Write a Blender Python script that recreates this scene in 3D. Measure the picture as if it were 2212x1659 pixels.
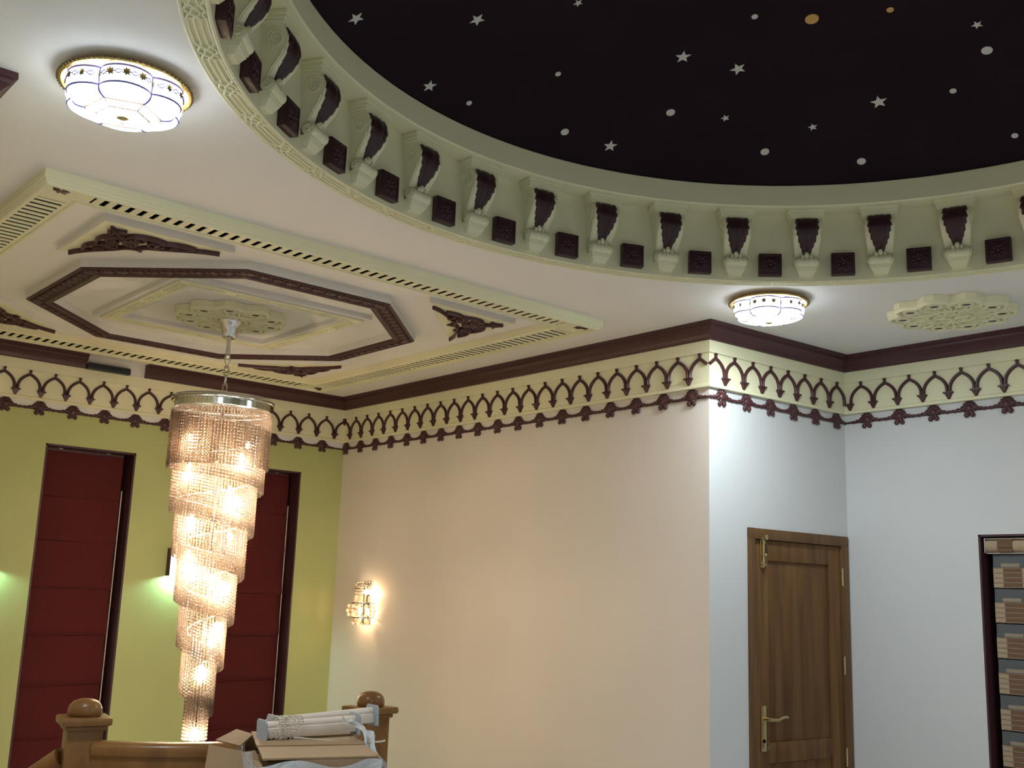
import bpy, bmesh, math, random
from mathutils import Vector, Matrix
random.seed(7)
for o in list(bpy.data.objects): bpy.data.objects.remove(o, do_unlink=True)
scene = bpy.context.scene
C = scene.collection
PI = math.pi
R_ = math.radians
S = 1.65                       # metres per layout unit (ceiling is one unit above the eye)
EYE = 1.70
def U(x, y, z=0.0): return Vector((x*S, y*S, EYE + z*S))

# ------------------------------------------------------------------ camera
cam_d = bpy.data.cameras.new('camera'); cam = bpy.data.objects.new('camera', cam_d); C.objects.link(cam)
cam_d.sensor_fit = 'HORIZONTAL'; cam_d.sensor_width = 36.0; cam_d.lens = 36.0*2310.0/2212.0
cam_d.clip_start = 0.02
yaw, pit, rol = R_(319.12), R_(11.23), R_(1.98)
fd = Vector((math.cos(pit)*math.cos(yaw), math.cos(pit)*math.sin(yaw), math.sin(pit)))
r0 = Vector((math.sin(yaw), -math.cos(yaw), 0)); u0 = r0.cross(fd)
rr = math.cos(rol)*r0 + math.sin(rol)*u0; uu = -math.sin(rol)*r0 + math.cos(rol)*u0
m = Matrix((rr, uu, -fd)).transposed().to_4x4(); m.translation = (0, 0, EYE); cam.matrix_world = m
scene.camera = cam
# ------------------------------------------------------------------ world and exposure
w = bpy.data.worlds.new('world'); scene.world = w; w.use_nodes = True
w.node_tree.nodes['Background'].inputs[0].default_value = (0.6, 0.65, 0.7, 1)
w.node_tree.nodes['Background'].inputs[1].default_value = 0.02
vs = scene.view_settings
vs.view_transform = 'Standard'; vs.look = 'None'; vs.gamma = 1.0; vs.use_curve_mapping = False
vs.exposure = 1.45
# lamp strengths (each lamp's light is made in its own builder further down)
FLUSH_SIDE = 4.2; FLUSH_BOTTOM = 105.0
BULB_W = 7.6; SCONCE_W = 0.9; WALL_LAMP_W = 8.0
WARM = (1.0, 0.79, 0.56)

# ------------------------------------------------------------------ materials
MAT = {}
def new_mat(name):
    mt = bpy.data.materials.new(name); mt.use_nodes = True
    nt = mt.node_tree; bs = nt.nodes['Principled BSDF']; MAT[name] = mt
    return mt, nt, bs
def plain(name, col, rough=0.5, metal=0.0, noise=0.0, nscale=8.0, bump=0.0, bscale=60.0, spec=0.5, col2=None, coat=0.0):
    mt, nt, bs = new_mat(name)
    bs.inputs['Base Color'].default_value = (*col, 1); bs.inputs['Roughness'].default_value = rough
    bs.inputs['Metallic'].default_value = metal; bs.inputs['Specular IOR Level'].default_value = spec
    bs.inputs['Coat Weight'].default_value = coat
    tc = nt.nodes.new('ShaderNodeTexCoord')
    if noise > 0 or col2:
        n = nt.nodes.new('ShaderNodeTexNoise'); n.inputs['Scale'].default_value = nscale; n.inputs['Detail'].default_value = 5
        nt.links.new(tc.outputs['Object'], n.inputs['Vector'])
        rp = nt.nodes.new('ShaderNodeValToRGB')
        rp.color_ramp.elements[0].position = 0.3; rp.color_ramp.elements[1].position = 0.7
        c2 = col2 or tuple(c*(1-noise) for c in col)
        rp.color_ramp.elements[0].color = (*c2, 1); rp.color_ramp.elements[1].color = (*col, 1)
        nt.links.new(n.outputs['Fac'], rp.inputs['Fac']); nt.links.new(rp.outputs['Color'], bs.inputs['Base Color'])
    if bump > 0:
        n2 = nt.nodes.new('ShaderNodeTexNoise'); n2.inputs['Scale'].default_value = bscale; n2.inputs['Detail'].default_value = 4
        nt.links.new(tc.outputs['Object'], n2.inputs['Vector'])
        b = nt.nodes.new('ShaderNodeBump'); b.inputs['Strength'].default_value = bump; b.inputs['Distance'].default_value = 0.01
        nt.links.new(n2.outputs['Fac'], b.inputs['Height']); nt.links.new(b.outputs['Normal'], bs.inputs['Normal'])
    return mt
def wood(name, c1, c2, scale=(14, 14, 1.2), rough=0.45, coat=0.0):
    mt, nt, bs = new_mat(name)
    tc = nt.nodes.new('ShaderNodeTexCoord'); mp = nt.nodes.new('ShaderNodeMapping'); mp.inputs['Scale'].default_value = scale
    nt.links.new(tc.outputs['Object'], mp.inputs['Vector'])
    n = nt.nodes.new('ShaderNodeTexNoise'); n.inputs['Scale'].default_value = 1.0; n.inputs['Detail'].default_value = 7; n.inputs['Distortion'].default_value = 0.6
    nt.links.new(mp.outputs['Vector'], n.inputs['Vector'])
    rp = nt.nodes.new('ShaderNodeValToRGB'); rp.color_ramp.elements[0].position = 0.28; rp.color_ramp.elements[1].position = 0.72
    rp.color_ramp.elements[0].color = (*c1, 1); rp.color_ramp.elements[1].color = (*c2, 1)
    nt.links.new(n.outputs['Fac'], rp.inputs['Fac']); nt.links.new(rp.outputs['Color'], bs.inputs['Base Color'])
    bs.inputs['Roughness'].default_value = rough; bs.inputs['Coat Weight'].default_value = coat; bs.inputs['Specular IOR Level'].default_value = 0.25
    b = nt.nodes.new('ShaderNodeBump'); b.inputs['Strength'].default_value = 0.08; b.inputs['Distance'].default_value = 0.005
    nt.links.new(n.outputs['Fac'], b.inputs['Height']); nt.links.new(b.outputs['Normal'], bs.inputs['Normal'])
    return mt
def emit(name, col, strength, base=(0.8, 0.8, 0.8)):
    mt, nt, bs = new_mat(name)
    bs.inputs['Base Color'].default_value = (*base, 1); bs.inputs['Emission Color'].default_value = (*col, 1)
    bs.inputs['Emission Strength'].default_value = strength; bs.inputs['Roughness'].default_value = 0.25
    return mt
def crystal(name, tint, glow, t_w=0.45):
    mt, nt, bs = new_mat(name)
    nt.nodes.remove(bs); out = nt.nodes['Material Output']
    tr = nt.nodes.new('ShaderNodeBsdfTransparent'); tr.inputs[0].default_value = (*tint, 1)
    tl = nt.nodes.new('ShaderNodeBsdfTranslucent'); tl.inputs[0].default_value = (*glow, 1)
    gl = nt.nodes.new('ShaderNodeBsdfGlossy'); gl.inputs[0].default_value = (1, 1, 1, 1); gl.inputs['Roughness'].default_value = 0.15
    fr = nt.nodes.new('ShaderNodeFresnel'); fr.inputs[0].default_value = 1.5
    m1 = nt.nodes.new('ShaderNodeMixShader'); m1.inputs[0].default_value = t_w
    nt.links.new(tl.outputs[0], m1.inputs[1]); nt.links.new(tr.outputs[0], m1.inputs[2])
    m2 = nt.nodes.new('ShaderNodeMixShader'); nt.links.new(fr.outputs[0], m2.inputs[0])
    nt.links.new(m1.outputs[0], m2.inputs[1]); nt.links.new(gl.outputs[0], m2.inputs[2])
    nt.links.new(m2.outputs[0], out.inputs[0])
    return mt

plain('ceiling_paint', (0.82, 0.78, 0.73), 0.75, noise=0.03, nscale=2.5, bump=0.05, bscale=90)
plain('cream_paint', (0.79, 0.75, 0.50), 0.55, noise=0.03, nscale=5, bump=0.04, bscale=120)
plain('maroon_paint', (0.070, 0.019, 0.021), 0.42, noise=0.18, nscale=30, bump=0.05, bscale=150)
plain('maroon_dark', (0.050, 0.014, 0.019), 0.45, noise=0.25, nscale=40, bump=0.1, bscale=120)
plain('green_paint', (0.44, 0.47, 0.19), 0.7, noise=0.04, nscale=3, bump=0.04, bscale=90)
plain('warm_lit_paint', (0.72, 0.655, 0.585), 0.62, noise=0.03, nscale=2, bump=0.04, bscale=90)  # white wall paint with the chandelier's warm light put into its colour
plain('white_paint', (0.61, 0.605, 0.59), 0.6, noise=0.03, nscale=2, bump=0.04, bscale=90)
plain('white_plaster', (0.72, 0.70, 0.66), 0.6, noise=0.03, nscale=6, bump=0.04, bscale=100)
plain('night_paint', (0.018, 0.0065, 0.0125), 0.8, spec=0.15, noise=0.3, nscale=2.0, bump=0.03)
plain('star_paint', (0.62, 0.60, 0.56), 0.5, noise=0.05)
plain('gold_paint', (0.62, 0.36, 0.10), 0.4, noise=0.08)
plain('slot_dark', (0.006, 0.005, 0.005), 1.0, spec=0.0)
plain('black_plastic', (0.012, 0.012, 0.014), 0.4, noise=0.1)
plain('brass', (0.80, 0.56, 0.20), 0.28, metal=1.0, noise=0.15, nscale=40, bump=0.05)
plain('old_brass', (0.27, 0.20, 0.09), 0.4, metal=1.0, noise=0.35, nscale=60)
plain('door_brass', (0.62, 0.50, 0.26), 0.3, metal=1.0, noise=0.1, nscale=30)
plain('chrome', (0.75, 0.75, 0.74), 0.12, metal=1.0, noise=0.04)
plain('lead_blue', (0.16, 0.13, 0.42), 0.5)
plain('lead_brown', (0.30, 0.19, 0.12), 0.5)
plain('maroon_fabric', (0.092, 0.013, 0.013), 0.85, noise=0.12, nscale=50, bump=0.25, bscale=300, spec=0.2)
plain('window_maroon', (0.055, 0.016, 0.020), 0.5, noise=0.1)
plain('floor_tile', (0.74, 0.72, 0.68), 0.35, noise=0.1, nscale=1.5)
plain('cardboard', (0.40, 0.26, 0.145), 0.85, noise=0.1, nscale=7, bump=0.06, bscale=70)
plain('tape', (0.33, 0.20, 0.10), 0.35, noise=0.05)
plain('rail_white', (0.72, 0.61, 0.51), 0.35, noise=0.03)
plain('bracket_grey', (0.40, 0.43, 0.46), 0.4, noise=0.06)
plain('bracket_mark', (0.16, 0.18, 0.21), 0.5)
plain('ball_chain', (0.62, 0.55, 0.42), 0.35, noise=0.05)
plain('blind_tan', (0.42, 0.30, 0.19), 0.85, noise=0.12, nscale=120, bump=0.1, bscale=200)
plain('blind_brown', (0.17, 0.085, 0.042), 0.85, noise=0.12, nscale=120, bump=0.1, bscale=200)
plain('blind_pale', (0.30, 0.235, 0.165), 0.8, noise=0.1, nscale=120)
plain('blind_grey', (0.105, 0.105, 0.105), 0.8, noise=0.1, nscale=90)
plain('alu', (0.62, 0.62, 0.62), 0.3, metal=0.8)
wood('teak_door', (0.088, 0.037, 0.011), (0.195, 0.096, 0.031), (16, 16, 1.1), 0.5)
wood('teak_panel', (0.080, 0.034, 0.010), (0.18, 0.085, 0.026), (11, 11, 0.9), 0.5)
wood('teak_frame', (0.095, 0.045, 0.017), (0.165, 0.085, 0.034), (20, 20, 1.3), 0.5)
wood('rail_wood', (0.15, 0.066, 0.019), (0.25, 0.115, 0.032), (9, 9, 3.0), 0.32, 0.08)
emit('lit_glass', (0.80, 0.92, 1.0), FLUSH_SIDE)
emit('lit_glass_bottom', (0.80, 0.92, 1.0), FLUSH_BOTTOM)
emit('lit_bulb', (1.0, 0.84, 0.60), 25.0)
emit('wall_lamp_glass', (0.82, 1.0, 0.95), 2.0)
crystal('bead_crystal', (1.0, 0.95, 0.89), (0.20, 0.146, 0.110), 0.38)
crystal('sconce_crystal', (1.0, 0.94, 0.88), (0.45, 0.36, 0.28), 0.65)
mt, nt, bs = new_mat('plastic_wrap')
bs.inputs['Base Color'].default_value = (0.75, 0.77, 0.78, 1); bs.inputs['Roughness'].default_value = 0.15; bs.inputs['Alpha'].default_value = 0.7
tc = nt.nodes.new('ShaderNodeTexCoord'); n = nt.nodes.new('ShaderNodeTexNoise'); n.inputs['Scale'].default_value = 9; n.inputs['Detail'].default_value = 6; n.inputs['Distortion'].default_value = 2
nt.links.new(tc.outputs['Object'], n.inputs['Vector'])
b = nt.nodes.new('ShaderNodeBump'); b.inputs['Strength'].default_value = 0.9; b.inputs['Distance'].default_value = 0.03
nt.links.new(n.outputs['Fac'], b.inputs['Height']); nt.links.new(b.outputs['Normal'], bs.inputs['Normal'])

# ------------------------------------------------------------------ mesh helpers
class MB:
    def __init__(s): s.v = []; s.f = []
    def add(s, vs, fs):
        k = len(s.v); s.v += [tuple(p) for p in vs]; s.f += [tuple(i+k for i in f) for f in fs]; return s
    def box(s, c, d, mat=None, ch=0.0):
        x, y, z = (q/2 for q in d)
        if ch <= 0:
            vs = [Vector((i*x, j*y, k*z)) for i in (-1, 1) for j in (-1, 1) for k in (-1, 1)]
            fs = [(0, 1, 3, 2), (4, 6, 7, 5), (0, 4, 5, 1), (2, 3, 7, 6), (0, 2, 6, 4), (1, 5, 7, 3)]
        else:
            bm = bmesh.new(); bmesh.ops.create_cube(bm, size=1.0)
            for q in bm.verts: q.co = Vector((q.co.x*d[0], q.co.y*d[1], q.co.z*d[2]))
            bmesh.ops.bevel(bm, geom=bm.edges[:], offset=ch, segments=2, profile=0.6, affect='EDGES')
            bm.verts.index_update(); vs = [q.co.copy() for q in bm.verts]; fs = [tuple(q.index for q in f.verts) for f in bm.faces]; bm.free()
        c = Vector(c)
        vs = [(mat @ p if mat else p) + c for p in vs]
        return s.add(vs, fs)
    def prism(s, poly, z0, z1, mat=None):
        n = len(poly); vs = [Vector((p[0], p[1], z0)) for p in poly] + [Vector((p[0], p[1], z1)) for p in poly]
        fs = [tuple(range(n))[::-1], tuple(range(n, 2*n))] + [(i, (i+1) % n, n+(i+1) % n, n+i) for i in range(n)]
        if mat: vs = [mat @ p for p in vs]
        return s.add(vs, fs)
    def lathe(s, prof, n=24, mat=None, closed=False, a0=0.0, a1=2*PI):
        full = abs(a1-a0-2*PI) < 1e-6; cols = n if full else n+1
        vs = []
        for i in range(cols):
            a = a0+(a1-a0)*i/n; ca, sa = math.cos(a), math.sin(a)
            vs += [Vector((r*ca, r*sa, z)) for r, z in prof]
        k = len(prof); fs = []
        for i in range(n):
            j = (i+1) % cols
            for q in range(k if closed else k-1):
                q2 = (q+1) % k
                fs.append((i*k+q, j*k+q, j*k+q2, i*k+q2))
        if mat: vs = [mat @ p for p in vs]
        return s.add(vs, fs)
    def tube(s, path, r, n=8, closed=False, cap=True):
        path = [Vector(p) for p in path]; L = len(path); rings = []
        up = None
        for i, p in enumerate(path):
            a = path[(i-1) % L] if (closed or i > 0) else p; b = path[(i+1) % L] if (closed or i < L-1) else p
            t = (b-a).normalized() if (b-a).length > 1e-9 else Vector((0, 0, 1))
            if up is None: up = Vector((0, 0, 1)) if abs(t.z) < 0.9 else Vector((1, 0, 0))
            x = t.cross(up); x = x.normalized() if x.length > 1e-6 else t.orthogonal().normalized()
            y = x.cross(t).normalized(); up = y
            rad = r[i] if isinstance(r, (list, tuple)) else r
            rings.append([p + rad*(math.cos(2*PI*k/n)*x + math.sin(2*PI*k/n)*y) for k in range(n)])
        vs = [q for ring in rings for q in ring]; fs = []
        for i in range(L if closed else L-1):
            j = (i+1) % L
            fs += [(i*n+k, i*n+(k+1) % n, j*n+(k+1) % n, j*n+k) for k in range(n)]
        if cap and not closed: fs += [tuple(range(n))[::-1], tuple((L-1)*n+k for k in range(n))]
        return s.add(vs, fs)
    def strip(s, path, wd, z0, z1, closed=False, mat=None, taper=None):
        """flat carved strap: width wd around a 2D path, from z0 to z1, rounded top"""
        path = [Vector((p[0], p[1])) for p in path]; L = len(path); vs = []
        for i, p in enumerate(path):
            a = path[(i-1) % L] if (closed or i > 0) else p; b = path[(i+1) % L] if (closed or i < L-1) else p
            t = (b-a); t = t.normalized() if t.length > 1e-9 else Vector((1, 0)); nn = Vector((-t.y, t.x))
            h = (taper[i] if taper else wd)/2
            for o, z in ((-h, z0), (-h, z0+(z1-z0)*.65), (-h*.5, z1), (h*.5, z1), (h, z0+(z1-z0)*.65), (h, z0)):
                q = p+nn*o; vs.append(Vector((q.x, q.y, z)))
        fs = []
        for i in range(L if closed else L-1):
            j = (i+1) % L
            for k in range(5): fs.append((i*6+k, i*6+k+1, j*6+k+1, j*6+k))
        if not closed: fs += [tuple(range(6)), tuple(range((L-1)*6, L*6))[::-1]]
        if mat: vs = [mat @ q for q in vs]
        return s.add(vs, fs)
    def ball(s, c, r, nu=8, nv=5, sc=(1, 1, 1), mat=None):
        vs = [Vector((0, 0, r))]; fs = []
        for j in range(1, nv):
            t = PI*j/nv
            for i in range(nu): vs.append(Vector((r*math.sin(t)*math.cos(2*PI*i/nu), r*math.sin(t)*math.sin(2*PI*i/nu), r*math.cos(t))))
        vs.append(Vector((0, 0, -r))); e = len(vs)-1
        for i in range(nu): fs.append((0, 1+i, 1+(i+1) % nu)); fs.append((e, 1+(nv-2)*nu+(i+1) % nu, 1+(nv-2)*nu+i))
        for j in range(nv-2):
            for i in range(nu): fs.append((1+j*nu+i, 1+(j+1)*nu+i, 1+(j+1)*nu+(i+1) % nu, 1+j*nu+(i+1) % nu))
        vs = [Vector((p.x*sc[0], p.y*sc[1], p.z*sc[2])) for p in vs]
        if mat: vs = [mat @ p for p in vs]
        c = Vector(c); return s.add([p+c for p in vs], fs)
    def grid(s, fn, nu, nv):
        vs = [fn(i/nu, j/nv) for j in range(nv+1) for i in range(nu+1)]
        fs = [(j*(nu+1)+i, j*(nu+1)+i+1, (j+1)*(nu+1)+i+1, (j+1)*(nu+1)+i) for j in range(nv) for i in range(nu)]
        return s.add(vs, fs)
    def sweep(s, prof, path, closed=False, side=1):
        """prof: (offset to the room side, z); path: 2D points, mitred"""
        n = len(path); P = [Vector(p) for p in path]; k = len(prof); vs = []
        for i in range(n):
            if closed or 0 < i < n-1:
                d0 = (P[i]-P[(i-1) % n]).normalized(); d1 = (P[(i+1) % n]-P[i]).normalized()
                n0 = Vector((d0.y, -d0.x)); n1 = Vector((d1.y, -d1.x)); b = (n0+n1).normalized(); b = b/max(0.2, b.dot(n0))
            else:
                dd = (P[1]-P[0] if i == 0 else P[n-1]-P[n-2]).normalized(); b = Vector((dd.y, -dd.x))
            for o, z in prof:
                q = P[i]+b*(o*side); vs.append(Vector((q.x, q.y, z)))
        fs = []
        for i in range(n if closed else n-1):
            j = (i+1) % n
            for q in range(k-1): fs.append((i*k+q, j*k+q, j*k+q+1, i*k+q+1))
        if not closed: fs += [tuple(range(k)), tuple(range((n-1)*k, n*k))[::-1]]
        return s.add(vs, fs)
    def mesh(s, name, smooth=None):
        me = bpy.data.meshes.new(name); me.from_pydata([tuple(v) for v in s.v], [], s.f); me.validate()
        bm = bmesh.new(); bm.from_mesh(me); bmesh.ops.recalc_face_normals(bm, faces=bm.faces[:])
        if smooth is not None:
            for f in bm.faces: f.smooth = True
            for e in bm.edges:
                if len(e.link_faces) == 2 and e.calc_face_angle(0) > R_(smooth): e.smooth = False
        bm.to_mesh(me); bm.free(); return me
    def build(s, name, mat, parent=None, smooth=None, loc=None, rotz=0.0):
        me = s.mesh(name, smooth); me.materials.append(MAT[mat]); return link(name, me, parent, loc, rotz)
def link(name, me, parent=None, loc=None, rotz=0.0):
    o = bpy.data.objects.new(name, me); C.objects.link(o)
    if parent: o.parent = parent
    if loc is not None: o.location = loc
    if rotz: o.rotation_euler = (0, 0, rotz)
    return o
def tag(o, label=None, cat=None, group=None, kind=None):
    if label: o['label'] = label
    if cat: o['category'] = cat
    if group: o['group'] = group
    if kind: o['kind'] = kind
    return o
def empty(name, loc, rotz=0.0):
    o = bpy.data.objects.new(name, None); C.objects.link(o); o.location = loc; o.rotation_euler = (0, 0, rotz); o.empty_display_size = 0.05
    return o
def copy_tree(o, parent=None):
    c = o.copy(); C.objects.link(c); c.parent = parent
    for ch in list(o.children): copy_tree(ch, c)
    return c
def struct(o, label=None): o['kind'] = 'structure'; (label and tag(o, label)); return o
def RX(a): return Matrix.Rotation(a, 3, 'X')
def RY(a): return Matrix.Rotation(a, 3, 'Y')
def RZ(a): return Matrix.Rotation(a, 3, 'Z')

# ------------------------------------------------------------------ the room shell
ZC = EYE+S                                 # ceiling height 3.35 m
XG, YC = 4.8344*S, -3.022*S                # green wall, cream wall
OC = Vector((2.4015*S, YC)); IC = Vector((2.347*S, -3.8212*S)); YR = IC.y
LC = Vector((2.238*S, -0.477*S))           # left outer corner of the stair bay
XB, YN = -0.42*S, 0.26*S                   # walls behind the camera
ZL = -3.0                                  # lower storey floor
RC = U(1.0045, -1.7957)                    # centre of the round opening
RO, RI, RF = 1.3274*S, 1.2711*S, 1.1955*S

def wall(name, pts, z0, z1, mat, t=0.12, holes=()):
    """vertical wall along a straight 2D segment, room on its right-hand side; holes = (s0, s1, z0, z1)"""
    a, b = Vector(pts[0]), Vector(pts[1]); L = (b-a).length; d = (b-a)/L; n = Vector((d.y, -d.x))
    ss = sorted({0.0, L, *[h[0] for h in holes], *[h[1] for h in holes]}); zz = sorted({z0, z1, *[h[2] for h in holes], *[h[3] for h in holes]})
    mb = MB()
    for i in range(len(ss)-1):
        for j in range(len(zz)-1):
            cs, cz = (ss[i]+ss[i+1])/2, (zz[j]+zz[j+1])/2
            if any(h[0] < cs < h[1] and h[2] < cz < h[3] for h in holes): continue
            q = [a+d*ss[i], a+d*ss[i+1]]
            vs = [Vector((p.x, p.y, z)) for z in (zz[j], zz[j+1]) for p in (q[0], q[1], q[1]-n*t, q[0]-n*t)]
            mb.add(vs, [(0, 1, 5, 4), (1, 2, 6, 5), (2, 3, 7, 6), (3, 0, 4, 7), (4, 5, 6, 7), (3, 2, 1, 0)])
    return struct(mb.build(name, mat))
W1 = (-2.490, -3.155); W2 = (-3.920, -4.582); WT = 2.670; WB = -0.6
gy0 = LC.y
wall('wall_left', ((XG, gy0), (XG, YC)), ZL, ZC, 'green_paint', 0.30,
     holes=[(gy0-W1[0], gy0-W1[1], WB, WT), (gy0-W2[0], gy0-W2[1], WB, WT)])
wall('wall_back', ((XG, YC), OC), ZL, ZC, 'warm_lit_paint')
DL = (IC-OC).length
wall('wall_door', (OC, IC), 0.0, ZC, 'white_paint', holes=[(0.385, 1.250, 0.0, 2.10)])
WX = 3.003; WRT, WRB = 2.154, 0.45; WXE = 1.55
wall('wall_right', (IC, (XB, YR)), 0.0, ZC, 'white_paint', 0.22, holes=[(IC.x-WX, IC.x-WXE, WRB, WRT)])
wall('wall_behind', ((XB, YR), (XB, YN)), 0.0, ZC, 'white_paint')
wall('wall_near', ((XB, YN), (LC.x, YN)), 0.0, ZC, 'white_paint')
wall('wall_return', ((LC.x, YN), LC), 0.0, ZC, 'white_paint')
wall('wall_stair', (LC, (XG, LC.y)), ZL, ZC, 'warm_lit_paint')
# floors
mb = MB(); fx = 4.55
mb.box(((XB+LC.x)/2, (YN+YR)/2, -0.1), (LC.x-XB+0.3, YN-YR+0.3, 0.2)); mb.box(((LC.x+fx)/2+0.075, (LC.y+YC)/2, -0.1), (fx-LC.x-0.15, LC.y-YC-0.02, 0.2))
struct(mb.build('floor', 'floor_tile'))
mb = MB(); mb.box(((LC.x+XG)/2, (LC.y+YC)/2, ZL-0.1), (XG-LC.x+0.4, LC.y-YC+0.4, 0.2)); struct(mb.build('floor_lower', 'floor_tile'))
mb = MB(); mb.box((LC.x+0.1, (LC.y+YC)/2, (ZL-0.2)/2), (0.1, LC.y-YC, -ZL-0.2)); struct(mb.build('wall_lower', 'white_paint'))
# ceiling with the round hole
mb = MB(); N = 144; h = 2.196
ring = [(RC.x+RI*math.cos(2*PI*i/N), RC.y+RI*math.sin(2*PI*i/N)) for i in range(N)]
sq = []
for i in range(N):
    a = 2*PI*i/N; k = h/max(abs(math.cos(a)), abs(math.sin(a))); sq.append((RC.x+k*math.cos(a), RC.y+k*math.sin(a)))
vs = [(x, y, ZC) for x, y in ring]+[(x, y, ZC) for x, y in sq]
mb.add(vs, [(i, (i+1) % N, N+(i+1) % N, N+i) for i in range(N)])
def rect(x0, x1, y0, y1): mb.add([(x0, y0, ZC), (x1, y0, ZC), (x1, y1, ZC), (x0, y1, ZC)], [(0, 1, 2, 3)])
x0, x1, y0, y1 = RC.x-h, RC.x+h, RC.y-h, RC.y+h
rect(XB-.2, XG+.3, y1, YN+.2); rect(XB-.2, XG+.3, YR-.3, y0); rect(x1, XG+.3, y0, y1); rect(XB-.2, x0, y0, y1)
ceil = struct(mb.build('ceiling', 'ceiling_paint'))
# drum wall, soffit and fascia of the opening, and the dome
zs, zf = EYE+1.2065*S, EYE+1.2768*S
mb = MB(); mb.lathe([(RI, ZC-.004), (RI, zs)], 144); struct(mb.build('wall_drum', 'cream_paint', None, 40, (RC.x, RC.y, 0)))
mb = MB(); mb.lathe([(RI, zs), (RF+.006, zs), (RF, zs+.006), (RF, zf-.004), (RF+.004, zf), (RI+.02, zf)], 144)
struct(mb.build('trim_fascia', 'cream_paint', None, 40, (RC.x, RC.y, 0)))
zb = EYE+1.25*S; Rb = 1.25*S; rise = 0.33*S; rho = (Rb*Rb+rise*rise)/(2*rise); zc0 = zb+rise-rho
prof = []
for i in range(25):
    t = i/24*math.asin(Rb/rho); prof.append((max(rho*math.sin(t), 0.001), zc0+rho*math.cos(t)))
mb = MB(); mb.lathe(prof, 96)
dome = struct(mb.build('ceiling_dome', 'night_paint', None, 60, (RC.x, RC.y, 0)))
def dome_frame(dx, dy):
    p = Vector((dx, dy, math.sqrt(rho*rho-dx*dx-dy*dy))); n = -p.normalized()
    x = Vector((0, 0, 1)).cross(n).normalized(); y = n.cross(x)
    return Vector((dx, dy, zc0+p.z)), n, x, y
def star_mesh(points, nm, mat):
    mb = MB(); k = len(points)
    mb.add([(x, y, 0.001) for x, y in points]+[(x, y, 0.004) for x, y in points], [tuple(range(k, 2*k))]+[(i, (i+1) % k, k+(i+1) % k, k+i) for i in range(k)])
    me = mb.mesh(nm); me.materials.append(MAT[mat]); return me
star5 = star_mesh([((1 if i % 2 == 0 else .42)*math.cos(PI/2+PI*i/5), (1 if i % 2 == 0 else .42)*math.sin(PI/2+PI*i/5)) for i in range(10)], 'star', 'star_paint')
dot_w = star_mesh([(math.cos(2*PI*i/20), math.sin(2*PI*i/20)) for i in range(20)], 'dot', 'star_paint')
dot_g = star_mesh([(math.cos(2*PI*i/20), math.sin(2*PI*i/20)) for i in range(20)], 'gold_dot', 'gold_paint')
def put_star(me, nm, dx, dy, r, rot):
    p, n, x, y = dome_frame(dx, dy)
    o = link(nm, me, dome); mm = Matrix((x, y, n)).transposed() @ RZ(rot)
    m4 = mm.to_4x4(); m4.translation = p; sc = Matrix.Diagonal((r, r, 1, 1)); o.matrix_local = m4 @ sc
for i, (dx, dy, r) in enumerate([(1.606, .994, .033), (1.485, .499, .034), (1.243, .164, .021), (1.842, .464, .033), (1.757, -.574, .036), (1.211, -.467, .037), (1.1, -.72, .037), (1.317, -.907, .022), (1.059, -1.251, .023), (.75, -1.322, .039), (.206, -1.175, .024), (-.3, -1.0, .035), (.2, .9, .03)]):
    put_star(star5, 'star', dx, dy, r, [0.35, .3, .1, .6, .25, .35, .7, .55, .3, .15, .25, .2, .4][i])
for dx, dy, r in [(1.864, .227, .013), (1.578, -.046, .013), (1.809, -.315, .020), (1.459, -.673, .021), (.868, -.53, .014), (.237, -1.324, .023), (.457, -1.453, .015), (1.308, -1.21, .021), (.992, -1.567, .021), (.344, -1.806, .015), (.3, .3, .02)]:
    put_star(dot_w, 'dot', dx, dy, r, 0)
for dx, dy, r in [(.71, -.721, .029), (.443, -.895, .015)]: put_star(dot_g, 'gold_dot', dx, dy, r, 0)

# lattice band round the opening
mb = MB(); mb.lathe([(RI-.002, ZC+.004), (RI-.002, ZC-.016), (RI+.006, ZC-.019), (RI+.012, ZC-.014), (RI+.014, ZC-.008), (RO-.014, ZC-.008), (RO-.012, ZC-.014), (RO-.006, ZC-.016), (RO, ZC-.012), (RO+.002, ZC)], 144)
band = struct(mb.build('trim_lattice_ring', 'cream_paint', None, 40, (RC.x, RC.y, 0)))
PA = R_(360/55)
def lattice_segment():
    mb = MB(); Rm = (RI+RO)/2; hw = (RO-RI)/2-.014; n = 40
    def bend(sv, y): a = sv/Rm; return ((Rm+y)*math.cos(a), (Rm+y)*math.sin(a))
    Lh = PA*Rm/2; kk = 0.052
    rows = [-hw*.92, -hw*.31, hw*.31, hw*.92]
    for i, y in enumerate(rows):      # four straps run straight, then weave through the knot at the middle
        for sgn in (-1, 1):
            tgt = rows[[1, 3, 0, 2][i]] if sgn < 0 else rows[[2, 0, 3, 1][i]]
            pts = []
            for q in range(13):
                t = q/12
                if t < .5: sv = -Lh+(Lh-kk)*t*2; yy = y
                else:
                    e = (t-.5)*2; sv = -kk+kk*e; yy = y+(tgt-y)*(e*e*(3-2*e))*0.98
                pts.append(bend(sv*(1 if sgn < 0 else -1), yy))
            mb.strip(pts, .0085, ZC-.008, ZC-.0150-(i % 2)*.001)
    for e in (-1, 1):                  # closing arcs of the long loops
        for y0_, y1_ in ((rows[0], rows[1]), (rows[2], rows[3])):
            c = (y0_+y1_)/2; rad = (y1_-y0_)/2
            mb.strip([bend(e*(kk+.004)+e*rad*math.sin(t)*-.9, c+rad*math.cos(t)) for t in [PI*j/6 for j in range(7)]], .006, ZC-.008, ZC-.0145)
    me = mb.mesh('lattice_segment', 50); me.materials.append(MAT['cream_paint']); return me
lseg = lattice_segment()
for i in range(55):
    link('lattice_segment', lseg, band, (0, 0, 0), R_(-0.3)+PA*i)

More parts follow.
